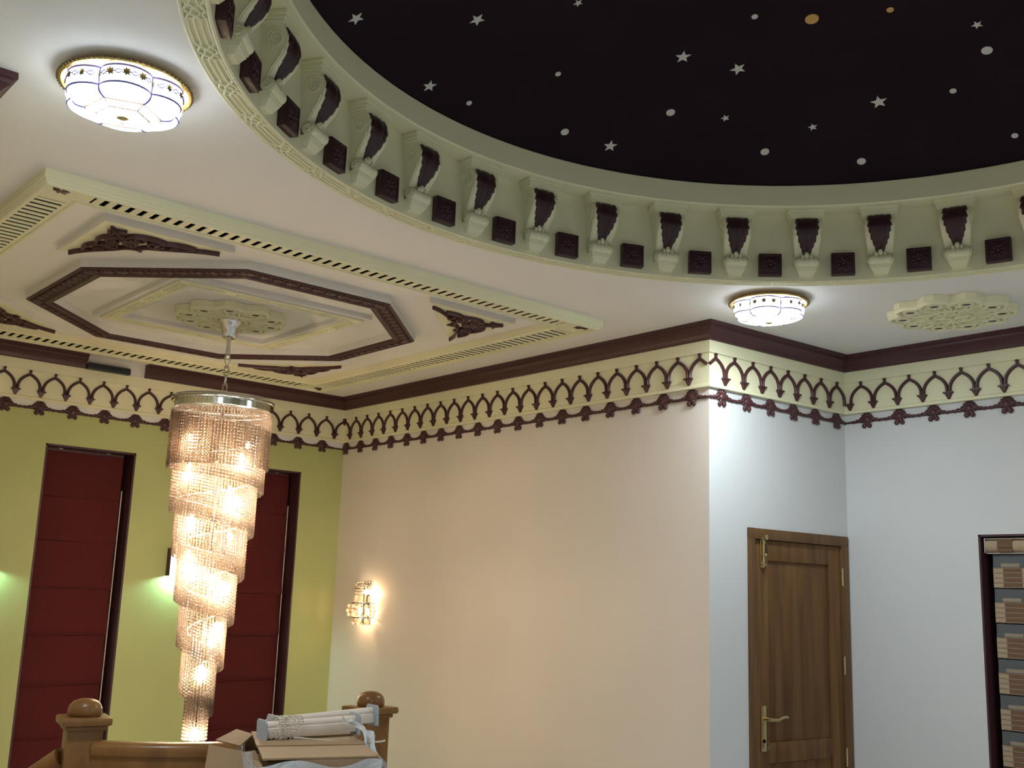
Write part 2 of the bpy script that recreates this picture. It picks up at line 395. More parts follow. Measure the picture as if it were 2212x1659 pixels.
# ------------------------------------------------------------------ corbels and rosette blocks of the drum
def make_corbel():
    root = empty('corbel', (0, 0, 0)); H = zs-ZC            # local: x along wall, y inward, z up from ceiling level
    def wid(z): return .098+(.150-.098)*min(1, max(0, (z-.06)/(H-.06-.055)))
    side = [(0, H-.05), (.082, H-.05), (.092, H-.065), (.100, H-.09), (.101, H-.115), (.095, H-.14), (.083, H-.165), (.068, H-.185), (.053, H-.205), (.043, H-.225), (.038, .105), (.040, .08), (0, .08)]
    mb = MB(); k = len(side)
    vs = [Vector((sx*wid(z)/2, y, z)) for sx in (-1, 1) for y, z in side]
    mb.add(vs, [tuple(range(k)), tuple(range(k, 2*k))[::-1]]+[(i, k+i, k+(i+1) % k, (i+1) % k) for i in range(k)])
    body = mb.build('scroll_body', 'cream_paint', root, 35)
    for sx in (-1, 1):                                       # raised edge fillet and spiral volute on each cheek
        mb = MB(); pts = []
        for q in range(27):
            a = q/26*2.2*2*PI; rad = .034*(1-q/26*.8); z = H-.098+rad*math.sin(a+PI/2); y = .058+rad*math.cos(a+PI/2)
            pts.append((sx*(wid(z)/2+.001), y, z))
        mb.tube(pts, .0042, 5)
        mb.tube([(sx*(wid(z)/2+.001), y-.008, z) for y, z in side[5:11]], .004, 5)
        mb.build('volute', 'cream_paint', root, 50)
    mb = MB()                                                # stepped cap
    for y1, w1, za, zb_ in ((.100, .186, H-.016, H-.0005), (.095, .176, H-.030, H-.016), (.089, .166, H-.043, H-.030), (.083, .157, H-.052, H-.043)):
        mb.box((0, y1/2, (za+zb_)/2), (w1, y1, zb_-za+.0006), None, .002)
    mb.build('cap', 'cream_paint', root, 35)
    front = side[1:11]
    def fpt(t):                                              # point and outward normal on the front curve
        L = len(front)-1; f = min(t*L, L-1e-6); i = int(f); e = f-i
        a, b_ = front[i], front[i+1]; y = a[0]+(b_[0]-a[0])*e; z = a[1]+(b_[1]-a[1])*e
        d = Vector((0, b_[0]-a[0], b_[1]-a[1])).normalized(); return y, z, Vector((0, -d.z, d.y))
    mb = MB(); NU, NV = 16, 36
    def leaf(u, v):
        t = .03+.93*v; y, z, n = fpt(t)
        wd = (.112*(1-.05*v) if v < .35 else .106-.080*((v-.35)/.65)**1.25)
        tooth = 1.04+.17*((v*6.5) % 1-.55)*(1 if v > .06 else 0)
        x = (u-.5)*wd*tooth; e = abs(u-.5)*2
        rid = .0045*abs(math.sin(u*PI*4.0+v*1.5*(1 if u > .5 else -1)))+(.004 if e < .12 else 0)
        lift = .004+rid*(1-.3*e)+.004*math.sin(v*PI)*(1-e*e)
        if e > .98: lift = -.001
        if v > .93: lift += .006*(v-.93)/.07
        return Vector((x, y, z))+n*lift
    mb.grid(leaf, NU, NV); mb.build('leaf', 'maroon_dark', root, 30)
    mb = MB()                                                # fluted shell scroll
    def shell(u, v):
        x = (u-.5)*.118; a = v*2*PI; e = abs(u-.5)*2
        fl = .5+.5*math.cos(u*PI*2*6); rad = .027+.0035*fl
        if e > .82: rad *= .95
        if e > .995: rad *= .55
        return Vector((x, .036+rad*math.sin(a)*1.05, .073+rad*math.cos(a)*.95))
    mb.grid(shell, 26, 12)
    for sx in (-1, 1):
        mb.ball((sx*.0575, .036, .073), .0275, 12, 7, (.12, 1.0, .92))
        mb.tube([(sx*.060, .036+.018*(1-q/15*.8)*math.cos(q/15*3*PI), .073+.018*(1-q/15*.8)*math.sin(q/15*3*PI)) for q in range(16)], .004, 5)
    mb.ball((0, .054, .106), .014, 8, 6, (.9, .8, 1.3)); mb.ball((-.02, .056, .095), .010, 8, 5, (.8, .8, 1.6)); mb.ball((.02, .056, .095), .010, 8, 5, (.8, .8, 1.6))
    mb.build('shell', 'cream_paint', root, 40)
    mb = MB()                                                # stepped drop under the shell
    for wt, wb, yt, yb, za, zb_ in ((.108, .102, .050, .048, .040, .052), (.100, .094, .044, .042, .030, .040), (.092, .066, .040, .022, .004, .030)):
        vs = [Vector((sx*q/2, yy, z)) for q, y2, z in ((wb, yb, za), (wt, yt, zb_)) for sx, yy in ((-1, 0), (1, 0), (1, y2), (-1, y2))]
        mb.add(vs, [(0, 1, 2, 3), (4, 5, 6, 7), (0, 1, 5, 4), (1, 2, 6, 5), (2, 3, 7, 6), (3, 0, 4, 7)])
    mb.build('base', 'cream_paint', root)
    return root
def make_block():
    root = empty('rosette_block', (0, 0, 0)); q = .1155; zc = .064
    mb = MB(); mb.box((0, .017, zc), (q, .036, q), None, .004); mb.build('block', 'maroon_dark', root, 35)
    mb = MB()
    for i in range(4):
        a = i*PI/2; mb.box(RY(a) @ Vector((0, 0, q/2-.010))+Vector((0, .035, zc)), (q-.016, .005, .006), RY(a), .0015)
    mb.build('border', 'maroon_dark', root, 35)
    mb = MB()
    for i in range(8):
        a = i*PI/4+.2; mb.ball(RY(a) @ Vector((0, 0, .024))+Vector((0, .034, zc)), .017, 8, 5, (.5, .35, 1.0), RY(a))
    mb.ball((0, .037, zc), .010, 8, 5, (1, .7, 1)); mb.build('flower', 'maroon_dark', root, 40)
    return root
c0 = make_corbel(); b0 = make_block()
ORD = ['', 'first', 'second', 'third', 'fourth', 'fifth', 'sixth', 'seventh', 'eighth', 'ninth', 'tenth']
def corbel_label(k):
    if -4 <= k <= 4: return 'cream scroll corbel with maroon leaf, %s from the rosette-side flush lamp towards the slotted frame' % ORD[k+5]
    if k > 4: return 'cream scroll corbel with maroon leaf, %s past the slotted-frame flush lamp' % ORD[k-4]
    return 'cream scroll corbel with maroon leaf, %s past the rosette-side flush lamp towards the window' % ORD[-k-4]
def block_label(k):
    if k == -5: return 'dark maroon rosette block right above the rosette-side flush lamp'
    if k == 4: return 'dark maroon rosette block beside the slotted-frame flush lamp'
    if -4 <= k <= 3: return 'dark maroon rosette block, %s from the rosette-side flush lamp towards the slotted frame' % ORD[k+5]
    if k > 4: return 'dark maroon rosette block, %s past the slotted-frame flush lamp' % ORD[k-4]
    return 'dark maroon rosette block, %s past the rosette-side flush lamp towards the window' % ORD[-k-5]
def place_round(o, ang, r=RI-.0005):
    a = R_(ang); o.location = (RC.x+r*math.cos(a), RC.y+r*math.sin(a), ZC); o.rotation_euler = (0, 0, a+PI/2)
for k in range(-9, 8):
    o = c0 if k == -9 else copy_tree(c0); place_round(o, 10*k)
    tag(o, corbel_label(k), 'corbel', 'scroll corbels round the dome opening')
    o = b0 if k == -9 else copy_tree(b0); place_round(o, 10*k+5)
    tag(o, block_label(k), 'ornament', 'rosette blocks between the corbels')

# ------------------------------------------------------------------ crown, frieze, arches and garland along the walls
PATH = [Vector((LC.x, YN)), LC, Vector((XG, LC.y)), Vector((XG, YC)), OC, IC, Vector((XB, YR))]
zcb = EYE+.9385*S; zfb = EYE+.766*S; zgr = EYE+.893*S
crown = [(0, ZC), (.104, ZC), (.106, ZC-.022), (.094, ZC-.026), (.092, ZC-.040), (.074, ZC-.055), (.058, ZC-.074), (.050, ZC-.090), (.048, zcb+.004), (.040, zcb-.001), (.0, zcb-.001)]
GAP = (-2.690, -3.146)
def crown_piece(nm, path): return struct(MB().sweep(crown, path).build(nm, 'maroon_paint'))
crown_piece('trim_crown_left', [PATH[0], PATH[1], PATH[2], Vector((XG, GAP[0]))])
crown_piece('trim_crown_right', [Vector((XG, GAP[1])), PATH[3], PATH[4], PATH[5], PATH[6]])
fr = [(0, zcb), (.030, zcb), (.030, zgr+.002), (.024, zgr), (.018, zgr-.004), (.018, zfb+.024), (.024, zfb+.020), (.026, zfb+.003), (.022, zfb), (0, zfb)]
frz = struct(MB().sweep(fr, PATH).build('trim_frieze', 'cream_paint'))
AP = .1035*S; zap = EYE+.8915*S; zft = EYE+.7795*S
def arch_mesh(short=0):
    mb = MB(); hw = AP/2; zsp = zft+.055; top = zap-.028       # short = +1/-1: that side is only the stub that meets a corner
    for sg in (-1, 1):
        if sg == short: mb.strip([(0, top-zft), (sg*.052, top-zft-.040)], .019, 0.0, .015); continue
        pts = [(sg*(hw-.009), .035)]
        for q in range(11):
            t = q/10; a = t*R_(62)
            x = hw-(1-math.cos(a))/(1-math.cos(R_(62)))*hw; z = (zsp-zft)+(top-zsp)*math.sin(a)/math.sin(R_(62))
            pts.append((sg*(x-.009*(1-t)), z))
        mb.strip(pts, .019, 0.0, .015)
    mb.box((0, zap-zft-.013, .007), (.014, .034, .014), None, .002); mb.box((0, zap-zft-.004, .008), (.018, .012, .016), None, .002)
    mb.v = [(p[0], p[2], p[1]) for p in mb.v]
    me = mb.mesh('arch', 45); me.materials.append(MAT['maroon_paint']); return me
def drop_mesh():
    mb = MB()
    mb.add([(-.030, 0, .046), (.030, 0, .046), (.030, .022, .046), (-.030, .022, .046), (-.030, 0, .036), (.030, 0, .036), (.030, .022, .036), (-.030, .022, .036)], [(0, 1, 2, 3), (4, 5, 6, 7), (0, 1, 5, 4), (1, 2, 6, 5), (2, 3, 7, 6), (3, 0, 4, 7)])
    mb.add([(-.025, 0, .036), (.025, 0, .036), (.022, .018, .036), (-.022, .018, .036), (-.006, 0, 0), (.006, 0, 0), (.005, .010, 0), (-.005, .010, 0)], [(0, 1, 2, 3), (4, 5, 6, 7), (0, 1, 5, 4), (1, 2, 6, 5), (2, 3, 7, 6), (3, 0, 4, 7)])
    me = mb.mesh('arch_drop'); me.materials.append(MAT['maroon_paint']); return me
arch_me, drop_me = (arch_mesh(), arch_mesh(1), arch_mesh(-1)), drop_mesh()
def flower_mesh():
    mb = MB()                                                   # local: x along wall, y out, z up, centre at the flower
    for i in range(11):
        a = R_(-30)+R_(240)*i/10; mb.ball((.028*math.cos(a), .006, .008+.024*math.sin(a)), .019, 7, 4, (.50, .6, 1.2), RY(PI/2-a))
    mb.ball((0, .009, .002), .026, 8, 5, (1.1, .6, 1.0))
    for sx in (-1, 1):
        mb.ball((sx*.019, .008, -.037), .0175, 8, 5, (1, .6, .95)); mb.ball((sx*.011, .008, -.022), .016, 8, 5, (.9, .6, 1.2))
        n = 6
        for i in range(n):
            t = i/(n-1); x = sx*(.036+t*.076); z = .006-.012*math.sin(t*PI*.6)
            mb.ball((x, .007, z), (.0175, .013, .015, .011, .013, .009)[i], 7, 4, (1.25, .6, .85), RY(sx*(.5 if i % 2 else -.35)))
    me = mb.mesh('garland_flower', 60); me.materials.append(MAT['maroon_paint']); return me
fl_me = flower_mesh(); FP = .137*S; zfl = EYE+.736*S
garl = None
mb = MB(); pr = [(0, zfl+.002), (.006, zfl-.001), (.006, zfl-.010), (0, zfl-.013)]
garl = struct(mb.sweep(pr, PATH[1:]).build('trim_garland', 'maroon_paint'))
def along(a, b, s): d = (b-a).normalized(); p = a+d*s; return p, math.atan2(d.y, d.x)
def runs(a, b, first_s, pitch, me, parent, off, z, nm, lim=None, half=0.0):
    L = (b-a).length; s = first_s
    while s > pitch*.5+half: s -= pitch
    out = []
    while s < L-half+1e-6:
        if s > half-1e-6:
            p, an = along(a, b, s); n = Vector((math.sin(an), -math.cos(an)))
            if lim is None or lim(p):
                mm_ = me if not isinstance(me, tuple) else (me[1] if s-pitch/2 < -.012 else me[2] if s+pitch/2 > L+.012 else me[0])
                o = link(nm, mm_, parent, (p.x+n.x*off, p.y+n.y*off, z), an+PI); out.append(s)
        s += pitch
    return out
A_, B_, C_, D_, E_ = PATH[2], PATH[3], PATH[4], PATH[5], PATH[6]
seen = lambda p: p.x > 1.0
segs = [(A_, B_, 1.356, .1757, None), (B_, C_, (B_.x-4.709*S), AP, None), (C_, D_, .033, .169, None), (D_, E_, D_.x-2.26*S, AP, lambda p: p.x > 1.6)]
for a, b, s0, pt, lim in segs:
    runs(a, b, s0, pt, arch_me, frz, .018, zft, 'arch', lim, .030)
    runs(a, b, s0+pt/2, pt, drop_me, frz, .018, zft, 'arch_drop', lim, .022)
segf = [(A_, B_, 1.392, .2350, None), (B_, C_, B_.x-4.671*S, FP, None), (C_, D_, .106, .2245, None), (D_, E_, D_.x-2.245*S, .2300, lambda p: p.x > 1.6)]
for a, b, s0, pt, lim in segf: runs(a, b, s0, pt, fl_me, garl, .0, zfl, 'garland_flower', lim, .040)
# recess in the crown with the dark box
mb = MB(); gx = XG
mb.box((gx-.012, (GAP[0]+GAP[1])/2, (ZC+zcb)/2), (.024, GAP[0]-GAP[1], ZC-zcb)); struct(mb.build('trim_recess', 'white_plaster'))
hb = empty('screen_housing', (gx-.024, -2.857, zcb)); tag(hb, 'black recessed housing in the gap of the maroon crown above the green wall', 'housing')
mb = MB(); mb.box((-.026, 0, .016), (.052, .325, .040), None, .004); mb.build('case', 'black_plastic', hb, 35)
mb = MB(); mb.box((-.046, 0, .040), (.012, .318, .008), None, .003); mb.build('lip', 'black_plastic', hb, 35)

# pale band of wall paint between frieze and garland on the green wall
mb = MB(); mb.sweep([(0, zfb+.004), (.003, zfb+.004), (.003, zfl-.010), (0, zfl-.010)], [Vector((XG, LC.y)), Vector((XG, YC))]); struct(mb.build('trim_band', 'white_plaster'))

# ------------------------------------------------------------------ square ceiling panel over the stairs
PC = U(3.622, -1.737, 1.0); HX, HY = .973*S, .989*S
def rectpath(hx, hy): return [Vector((-hx, -hy)), Vector((-hx, hy)), Vector((hx, hy)), Vector((hx, -hy))]   # right-hand side = inside
pan = empty('slotted_frame', PC); tag(pan, 'large square cream ceiling frame with rows of dark slots above the chandelier', 'ceiling frame')
MB().sweep([(0, 0), (0, -.036), (.006, -.040), (.006, -.047), (.013, -.051), (.013, -.056), (.020, -.062), (.036, -.062), (.038, -.046), (.038, 0)], rectpath(HX, HY), True).build('outer_molding', 'cream_paint', pan)
MB().sweep([(.166, 0), (.166, -.044), (.184, -.044), (.188, -.050), (.200, -.050), (.206, -.044), (.206, 0)], rectpath(HX, HY), True).build('inner_molding', 'cream_paint', pan)
MB().sweep([(.0385, -.0425), (.0385, -.003), (.1655, -.003), (.1655, -.0425)], rectpath(HX, HY), True).build('shade_liner', 'slot_dark', pan)  # near-black liner: the shade inside the slots is put into its colour
cs = .236
def corner_plate():
    q = MB(); a, b_ = .036, cs
    q.prism([(a, a), (b_, a), (b_, .168), (.168, .168), (.168, b_), (a, b_)], -.0455, -.0405); return q
cpm = corner_plate().mesh('corner_plate'); cpm.materials.append(MAT['cream_paint'])
for sx in (-1, 1):
    for sy in (-1, 1):
        o = link('corner_plate', cpm, pan, (-sx*HX, -sy*HY, 0)); o.scale = (sx, sy, 1)
slat = MB().box((0, 0, 0), (.0315, .130, .005), None, .0012).mesh('slat'); slat.materials.append(MAT['cream_paint'])
pitch = .0561
for side in range(4):
    hl = (HY if side < 2 else HX)-cs; n = int(round(2*hl/pitch)); p = 2*hl/n
    for i in range(n):
        tt = -hl+p*(i+.5); off = .102
        if side < 2: loc = ((1 if side else -1)*(HX-off), tt, -.0425); rz = PI/2
        else: loc = (tt, (1 if side == 3 else -1)*(HY-off), -.0425); rz = 0
        link('slat', slat, pan, loc, rz)
# small corner ornaments
def leaf_ornament():
    mb = MB()
    for a, L in ((0, .060), (.55, .050), (-.55, .050), (1.15, .034), (-1.15, .034)):
        d = RZ(a) @ Vector((1, 0, 0)); mb.ball(d*L*.5+Vector((-.02, 0, -.004)), L*.55, 8, 5, (1, .34, .16), RZ(a))
    mb.ball((-.03, 0, -.006), .020, 8, 5, (1, 1, .5)); return mb
lo = leaf_ornament().mesh('leaf_ornament', 50); lo.materials.append(MAT['maroon_paint'])
for (sx, sy, lab) in ((-1, 1, 'beside the flush lamp by the frame'), (-1, -1, 'towards the dome and the cream wall'), (1, -1, 'over the meeting of green and cream walls'), (1, 1, 'above the black housing')):
    o = link('leaf_ornament', lo, None, PC+Vector((sx*(HX-.100), sy*(HY-.100), -.043)), math.atan2(-sy, -sx))
    tag(o, 'small maroon leaf in slotted ceiling frame corner '+lab, 'ornament', 'leaf ornaments in the frame corners')
# octagon
def ngon(r, n=8, a0=R_(22.5)): return [Vector((r*math.cos(a0-2*PI*i/n), r*math.sin(a0-2*PI*i/n))) for i in range(n)]
octo = empty('octagonal_molding', PC); tag(octo, 'octagonal maroon carved molding on a white raised ceiling border', 'molding')
OR = .702*S
MB().sweep([(-.004, 0), (-.004, -.044), (.130, -.044), (.130, 0)], ngon(OR), True).build('border', 'white_plaster', octo)
MB().sweep([(.0, -.044), (.0, -.050), (.010, -.056), (.022, -.050), (.084, -.050), (.092, -.060), (.104, -.064), (.112, -.056), (.122, -.060), (.126, -.044)], ngon(OR), True).build('molding', 'maroon_paint', octo)
def mold_leaf():
    mb = MB(); mb.ball((0, 0, 0), .030, 8, 5, (.95, 1.0, .34)); mb.ball((.024, .010, -.002), .020, 7, 4, (.6, 1.2, .4)); mb.ball((-.024, .010, -.002), .020, 7, 4, (.6, 1.2, .4)); mb.ball((0, -.018, -.004), .012, 6, 4, (1, 1, .6)); return mb
mlm = mold_leaf().mesh('carved_leaf', 60); mlm.materials.append(MAT['maroon_paint'])
og = ngon(OR)
for i in range(8):
    a, b_ = og[i], og[(i+1) % 8]; d = (b_-a).normalized(); nn = Vector((d.y, -d.x)); L = (b_-a).length; n = 11
    for k in range(n):
        p = a+d*(L*(k+.5)/n)+nn*.052
        if .02 < (k+.5)/n < .98: link('carved_leaf', mlm, octo, (p.x, p.y, -.051), math.atan2(-nn.y, -nn.x)-PI/2)
# inner square border
sqb = empty('square_border', PC); tag(sqb, 'cream carved square border raised around the chandelier rosette', 'molding')
HB = .356*S
MB().sweep([(-.035, 0), (-.035, -.026), (0, -.026), (.0, -.030), (.110, -.030), (.110, 0)], rectpath(HB, HB), True).build('base', 'white_plaster', sqb)
MB().sweep([(.0, -.030), (.0, -.038), (.010, -.042), (.018, -.036), (.062, -.036), (.070, -.042), (.080, -.038), (.082, -.030)], rectpath(HB, HB), True).build('frame', 'cream_paint', sqb)
def knot_piece():
    mb = MB()
    for k in range(3):
        ph = k*2*PI/3; mb.strip([(-.10+.2*q/24, .017*math.sin(q/24*4*PI+ph)) for q in range(25)], .008, -.036, -.043)
    return mb
kp = knot_piece().mesh('carved_knot', 50); kp.materials.append(MAT['cream_paint'])
sp = rectpath(HB-.040, HB-.040)
for i in range(4):
    a, b_ = sp[i], sp[(i+1) % 4]; d = (b_-a).normalized(); L = (b_-a).length
    for k in range(4):
        p = a+d*(L*(k+.5)/4); link('carved_knot', kp, sqb, (p.x, p.y, 0), math.atan2(d.y, d.x))
# triangular fretwork corners (right angle at the origin, legs along +x and +y, hanging below the ceiling)
def fret():
    mb = MB(); W = .0135; z0, z1 = -.033, -.056
    def sp(c, r0, r1, a0, turns, n=22): return [(c[0]+(r0+(r1-r0)*i/n)*math.cos(a0+turns*2*PI*i/n), c[1]+(r0+(r1-r0)*i/n)*math.sin(a0+turns*2*PI*i/n)) for i in range(n+1)]
    def bez(p0, p1, p2, p3, n=16):
        o = []
        for i in range(n+1):
            t = i/n; o.append(tuple((1-t)**3*p0[k]+3*(1-t)**2*t*p1[k]+3*(1-t)*t*t*p2[k]+t**3*p3[k] for k in (0, 1)))
        return o
    L = .555
    def both(pts, **k):
        mb.strip(pts, W, z0, z1, **k); mb.strip([(y, x) for x, y in pts], W, z0, z1, **k)
    both(bez((L, .012), (.42, .05), (.36, .13), (.27, .17)))                 # stem along the long edge
    both(bez((.27, .17), (.24, .19), (.22, .24), (.245, .245)))
    both(bez((.44, .035), (.38, .02), (.34, .03), (.30, .055)))
    both(bez((.30, .055), (.26, .08), (.25, .13), (.30, .14)))
    both(sp((.262, .105), .044, .012, -.6, 1.3))
    both(bez((.30, .055), (.24, .02), (.16, .03), (.13, .075)))
    both(sp((.175, .080), .042, .010, 2.6, -1.3))
    both(bez((.13, .075), (.10, .11), (.14, .17), (.20, .19)))
    both(bez((.03, .03), (.05, .06), (.07, .05), (.10, .035)))
    both(bez((.20, .19), (.19, .14), (.16, .12), (.12, .13)))
    both(bez((.355, .115), (.33, .09), (.34, .06), (.37, .065)))
    mb.strip(bez((.02, .02), (.06, .06), (.09, .09), (.14, .14)), W, z0, z1)
    mb.strip(sp((.165, .165), .036, .030, 0, 1.0), W, z0, z1)
    for x, y, r, a in ((.03, .03, .020, .78), (.075, .030, .018, .1), (.49, .028, .020, -.3), (.40, .085, .022, -.5), (.335, .15, .020, -.6), (.245, .245, .026, .78), (.36, .028, .018, .2), (.21, .035, .018, .3), (.11, .10, .018, .78)):
        for q in ((x, y, a), (y, x, PI/2-a)):
            mb.ball((q[0], q[1], -.046), r*.8, 8, 5, (1.3, .5, .42), RZ(q[2]))
    return mb
fme = fret().mesh('scrollwork', 50); fme.materials.append(MAT['maroon_paint'])
tri = MB().prism([(-.026, -.026), (.600, -.026), (-.026, .600)], -.033, -.029).mesh('plate'); tri.materials.append(MAT['cream_paint'])
edge_ = MB(); edge_.prism([(-.032, -.032), (.614, -.032), (-.032, .614)], -.030, 0); edm = edge_.mesh('plate_edge'); edm.materials.append(MAT['white_plaster'])
CORN = [(3.622-2.893, -1, 1), (0, -1, -1), (0, 1, -1), (0, 1, 1)]
q = (.729*S, .729*S+.012)
for (sx, sy, lab) in ((-1, 1, 'beside the flush lamp by the frame'), (-1, -1, 'towards the dome and the cream wall'), (1, -1, 'over the meeting of green and cream walls'), (1, 1, 'above the black housing in the crown')):
    root = empty('corner_fretwork', PC+Vector((sx*q[0], sy*q[1], 0)))
    tag(root, 'maroon triangular scrollwork on ceiling panel '+lab, 'fretwork', 'triangular fretwork corners of the ceiling panel')
    for nm, me in (('plate', tri), ('plate_edge', edm), ('scrollwork', fme)):
        o = link(nm, me, root); o.scale = (-sx, -sy, 1)
# rosettes
def make_rosette(Rr):
    root = empty('ceiling_rosette', (0, 0, 0)); n = 10
    out = []
    for i in range(n):
        for da, k in ((-4.5, 1.0), (4.5, 1.0)):
            a = R_(36*i+da); out.append((Rr*k*math.cos(a), Rr*k*math.sin(a)))
        a = R_(36*i+18); out.append((Rr*.845*math.cos(a), Rr*.845*math.sin(a)))
    MB().prism(out, -.032, 0).build('plate', 'cream_paint', root)
    mb = MB(); mb.strip([(x*.955, y*.955) for x, y in out], Rr*.07, -.032, -.051, True); mb.build('rim', 'cream_paint', root, 50)
    rg = MB(); c = 0
    rg.strip([(Rr*.100*math.cos(2*PI*j/16), Rr*.100*math.sin(2*PI*j/16)) for j in range(16)], Rr*.06, -.032, -.050, True)
    rgm = rg.mesh('ring', 50); rgm.materials.append(MAT['cream_paint'])
    dk = MB().prism([(Rr*.062*math.cos(2*PI*j/14), Rr*.062*math.sin(2*PI*j/14)) for j in range(14)], -.0475, -.031).mesh('hole'); dk.materials.append(MAT['maroon_paint'])
    for i in range(n):
        a = R_(36*i); p = (Rr*.755*math.cos(a), Rr*.755*math.sin(a), 0); o = link('ring', rgm, root, p); link('hole', dk, o)
    mb = MB()
    for i in range(n):
        a = R_(36*i); ca, sa = math.cos(a), math.sin(a)
        def P(r, t): return (Rr*r*math.cos(a+R_(t)), Rr*r*math.sin(a+R_(t)))
        mb.strip([P(.64, 0), P(.56, 8), P(.46, 10), P(.37, 0), P(.46, -10), P(.56, -8)], Rr*.045, -.032, -.047, True)
        mb.strip([P(.86, 18), P(.72, 18), P(.62, 14), P(.50, 18), P(.40, 18)], Rr*.055, -.032, -.049)
        mb.strip([P(.72, 18), P(.66, 9), P(.64, 0)], Rr*.04, -.032, -.048); mb.strip([P(.72, 18), P(.66, 27), P(.64, 36)], Rr*.04, -.032, -.048)
    mb.build('star_straps', 'cream_paint', root, 50)
    mb = MB(); mb.strip([(Rr*.37*math.cos(2*PI*j/30), Rr*.37*math.sin(2*PI*j/30)) for j in range(30)], Rr*.045, -.032, -.051, True)
    for i in range(5):
        a = R_(72*i+10); cx, cy = Rr*.19*math.cos(a), Rr*.19*math.sin(a)
        mb.strip([(cx+Rr*.085*math.cos(2*PI*j/12), cy+Rr*.085*math.sin(2*PI*j/12)) for j in range(12)], Rr*.04, -.032, -.051, True)
        a += R_(36); mb.strip([(Rr*.12*math.cos(a), Rr*.12*math.sin(a)), (Rr*.36*math.cos(a), Rr*.36*math.sin(a))], Rr*.045, -.032, -.049)
    mb.build('center_flower', 'cream_paint', root, 50)
    return root
ros1 = make_rosette(.205*S); ros1.location = PC+Vector((0, 0, -.002)); ros1.rotation_euler = (0, 0, R_(8))
tag(ros1, 'cream carved ceiling rosette behind the chrome chandelier canopy', 'rosette')
ros2 = copy_tree(ros1); ros2.location = U(1.664, -3.385, 1.0)+Vector((0, 0, -.001)); ros2.rotation_euler = (0, 0, R_(25))
tag(ros2, 'cream carved ceiling rosette beside the small flush lamp with no lamp hung from it', 'rosette')

# ------------------------------------------------------------------ flush ceiling lamps
def make_flush():
    root = empty('flush_lamp', (0, 0, 0)); Rr = .213; NP = 6
    mb = MB(); mb.lathe([(.10, 0), (.15, 0), (.16, -.010), (Rr-.012, -.016), (Rr-.004, -.019), (Rr, -.024), (Rr-.002, -.030), (Rr-.010, -.032), (Rr-.022, -.026), (.12, -.022)], 72)
    rim = mb.build('brass_rim', 'brass', root, 40)
    mb = MB()
    for i in range(72):
        a = 2*PI*i/72; mb.ball(((Rr+.001)*math.cos(a), (Rr+.001)*math.sin(a), -.0240), .0052, 6, 4, (1, 1, 1))
    mb.build('rim_beads', 'old_brass', rim, 60)['kind'] = 'stuff'
    H1, HB_ = -.092, -.128
    def rad(a):                                     # petal outline
        t = (a/(2*PI/NP)) % 1.0-.5; return .158+.036*math.cos(t*PI)**.8
    def petal(u, v, i):
        a = 2*PI/NP*(i+u); t = u-.5
        zt = -.030-.014*(1-math.cos(t*2*PI))*0
        if v < .62:
            k = v/.62; r = rad(a)*(.985+.03*math.sin(k*PI)); z = zt+(H1-zt)*k-(.010*abs(2*t)*0)
        else:
            k = (v-.62)/.38; r = rad(a)*(1-k)+.122*math.cos(PI/6)/math.cos(2*PI/NP*t)*k; r = r+.012*math.sin(k*PI); z = H1+(HB_+.012-H1)*math.sin(k*PI/2)
        return Vector((r*math.cos(a), r*math.sin(a), z))
    for i in range(NP):
        MB().grid(lambda u, v: petal(u, v, i), 10, 12).build('glass_petal', 'lit_glass', root, 40)
    hx = lambda r, z: [Vector((r*math.cos(2*PI*i/6), r*math.sin(2*PI*i/6), z)) for i in range(6)]
    o_, i_ = hx(.122, HB_+.012), hx(.085, HB_)
    for i in range(6):
        j = (i+1) % 6; MB().add([o_[i], o_[j], i_[j], i_[i]], [(0, 1, 2, 3)]).build('glass_facet', 'lit_glass_bottom', root)
    MB().add(i_, [tuple(range(6))]).build('glass_bottom', 'lit_glass_bottom', root)
    mb = MB()
    for i in range(6):
        j = (i+1) % 6; mb.tube([o_[i], o_[j]], .0042, 6); mb.tube([i_[i], i_[j]], .0038, 6)
    mb.build('lead_came', 'lead_brown', root, 60)
    mb = MB()
    for i in range(6):
        mb.tube([o_[i], i_[i]], .0034, 6); e = 1.004
        mb.tube([petal(0, v/12, i)*e for v in range(13)], .0038, 6)
        mb.tube([petal(u/10, .60, i)*e for u in range(11)], .0036, 6)
        mb.tube([petal(u/10, .02, i)*e for u in range(11)], .0042, 6)
        for q in range(4):
            uc = (q+.5)/4; du = .065; dv = .075
            mb.tube([petal(uc+x*du, .27+y*dv, i)*1.006 for x, y in ((-1, 0), (0, 1), (1, 0), (0, -1))], .0026, 4, True)
    mb.build('lead_line', 'lead_blue', root, 60)
    sm = MB(); pts = []
    for k in range(14):
        r = .017 if k % 2 == 0 else .009; pts.append((.001, r*math.cos(2*PI*k/14), r*math.sin(2*PI*k/14)))
    sm.add(pts+[(.004, 0, 0)], [(k, (k+1) % 14, 14) for k in range(14)]); sme = sm.mesh('star_ornament'); sme.materials.append(MAT['old_brass'])
    for i in range(6):
        for q in range(4):
            p = petal(q/4, .27, i)*1.008; link('star_ornament', sme, root, p, math.atan2(p.y, p.x))
    mb = MB(); mb.lathe([(.001, HB_-.026), (.005, HB_-.024), (.006, HB_-.018), (.004, HB_-.014), (.010, HB_-.010), (.020, HB_-.006), (.021, HB_-.002), (.001, HB_+.002)], 16); mb.build('finial', 'old_brass', root, 40)
    return root
fl0 = make_flush()
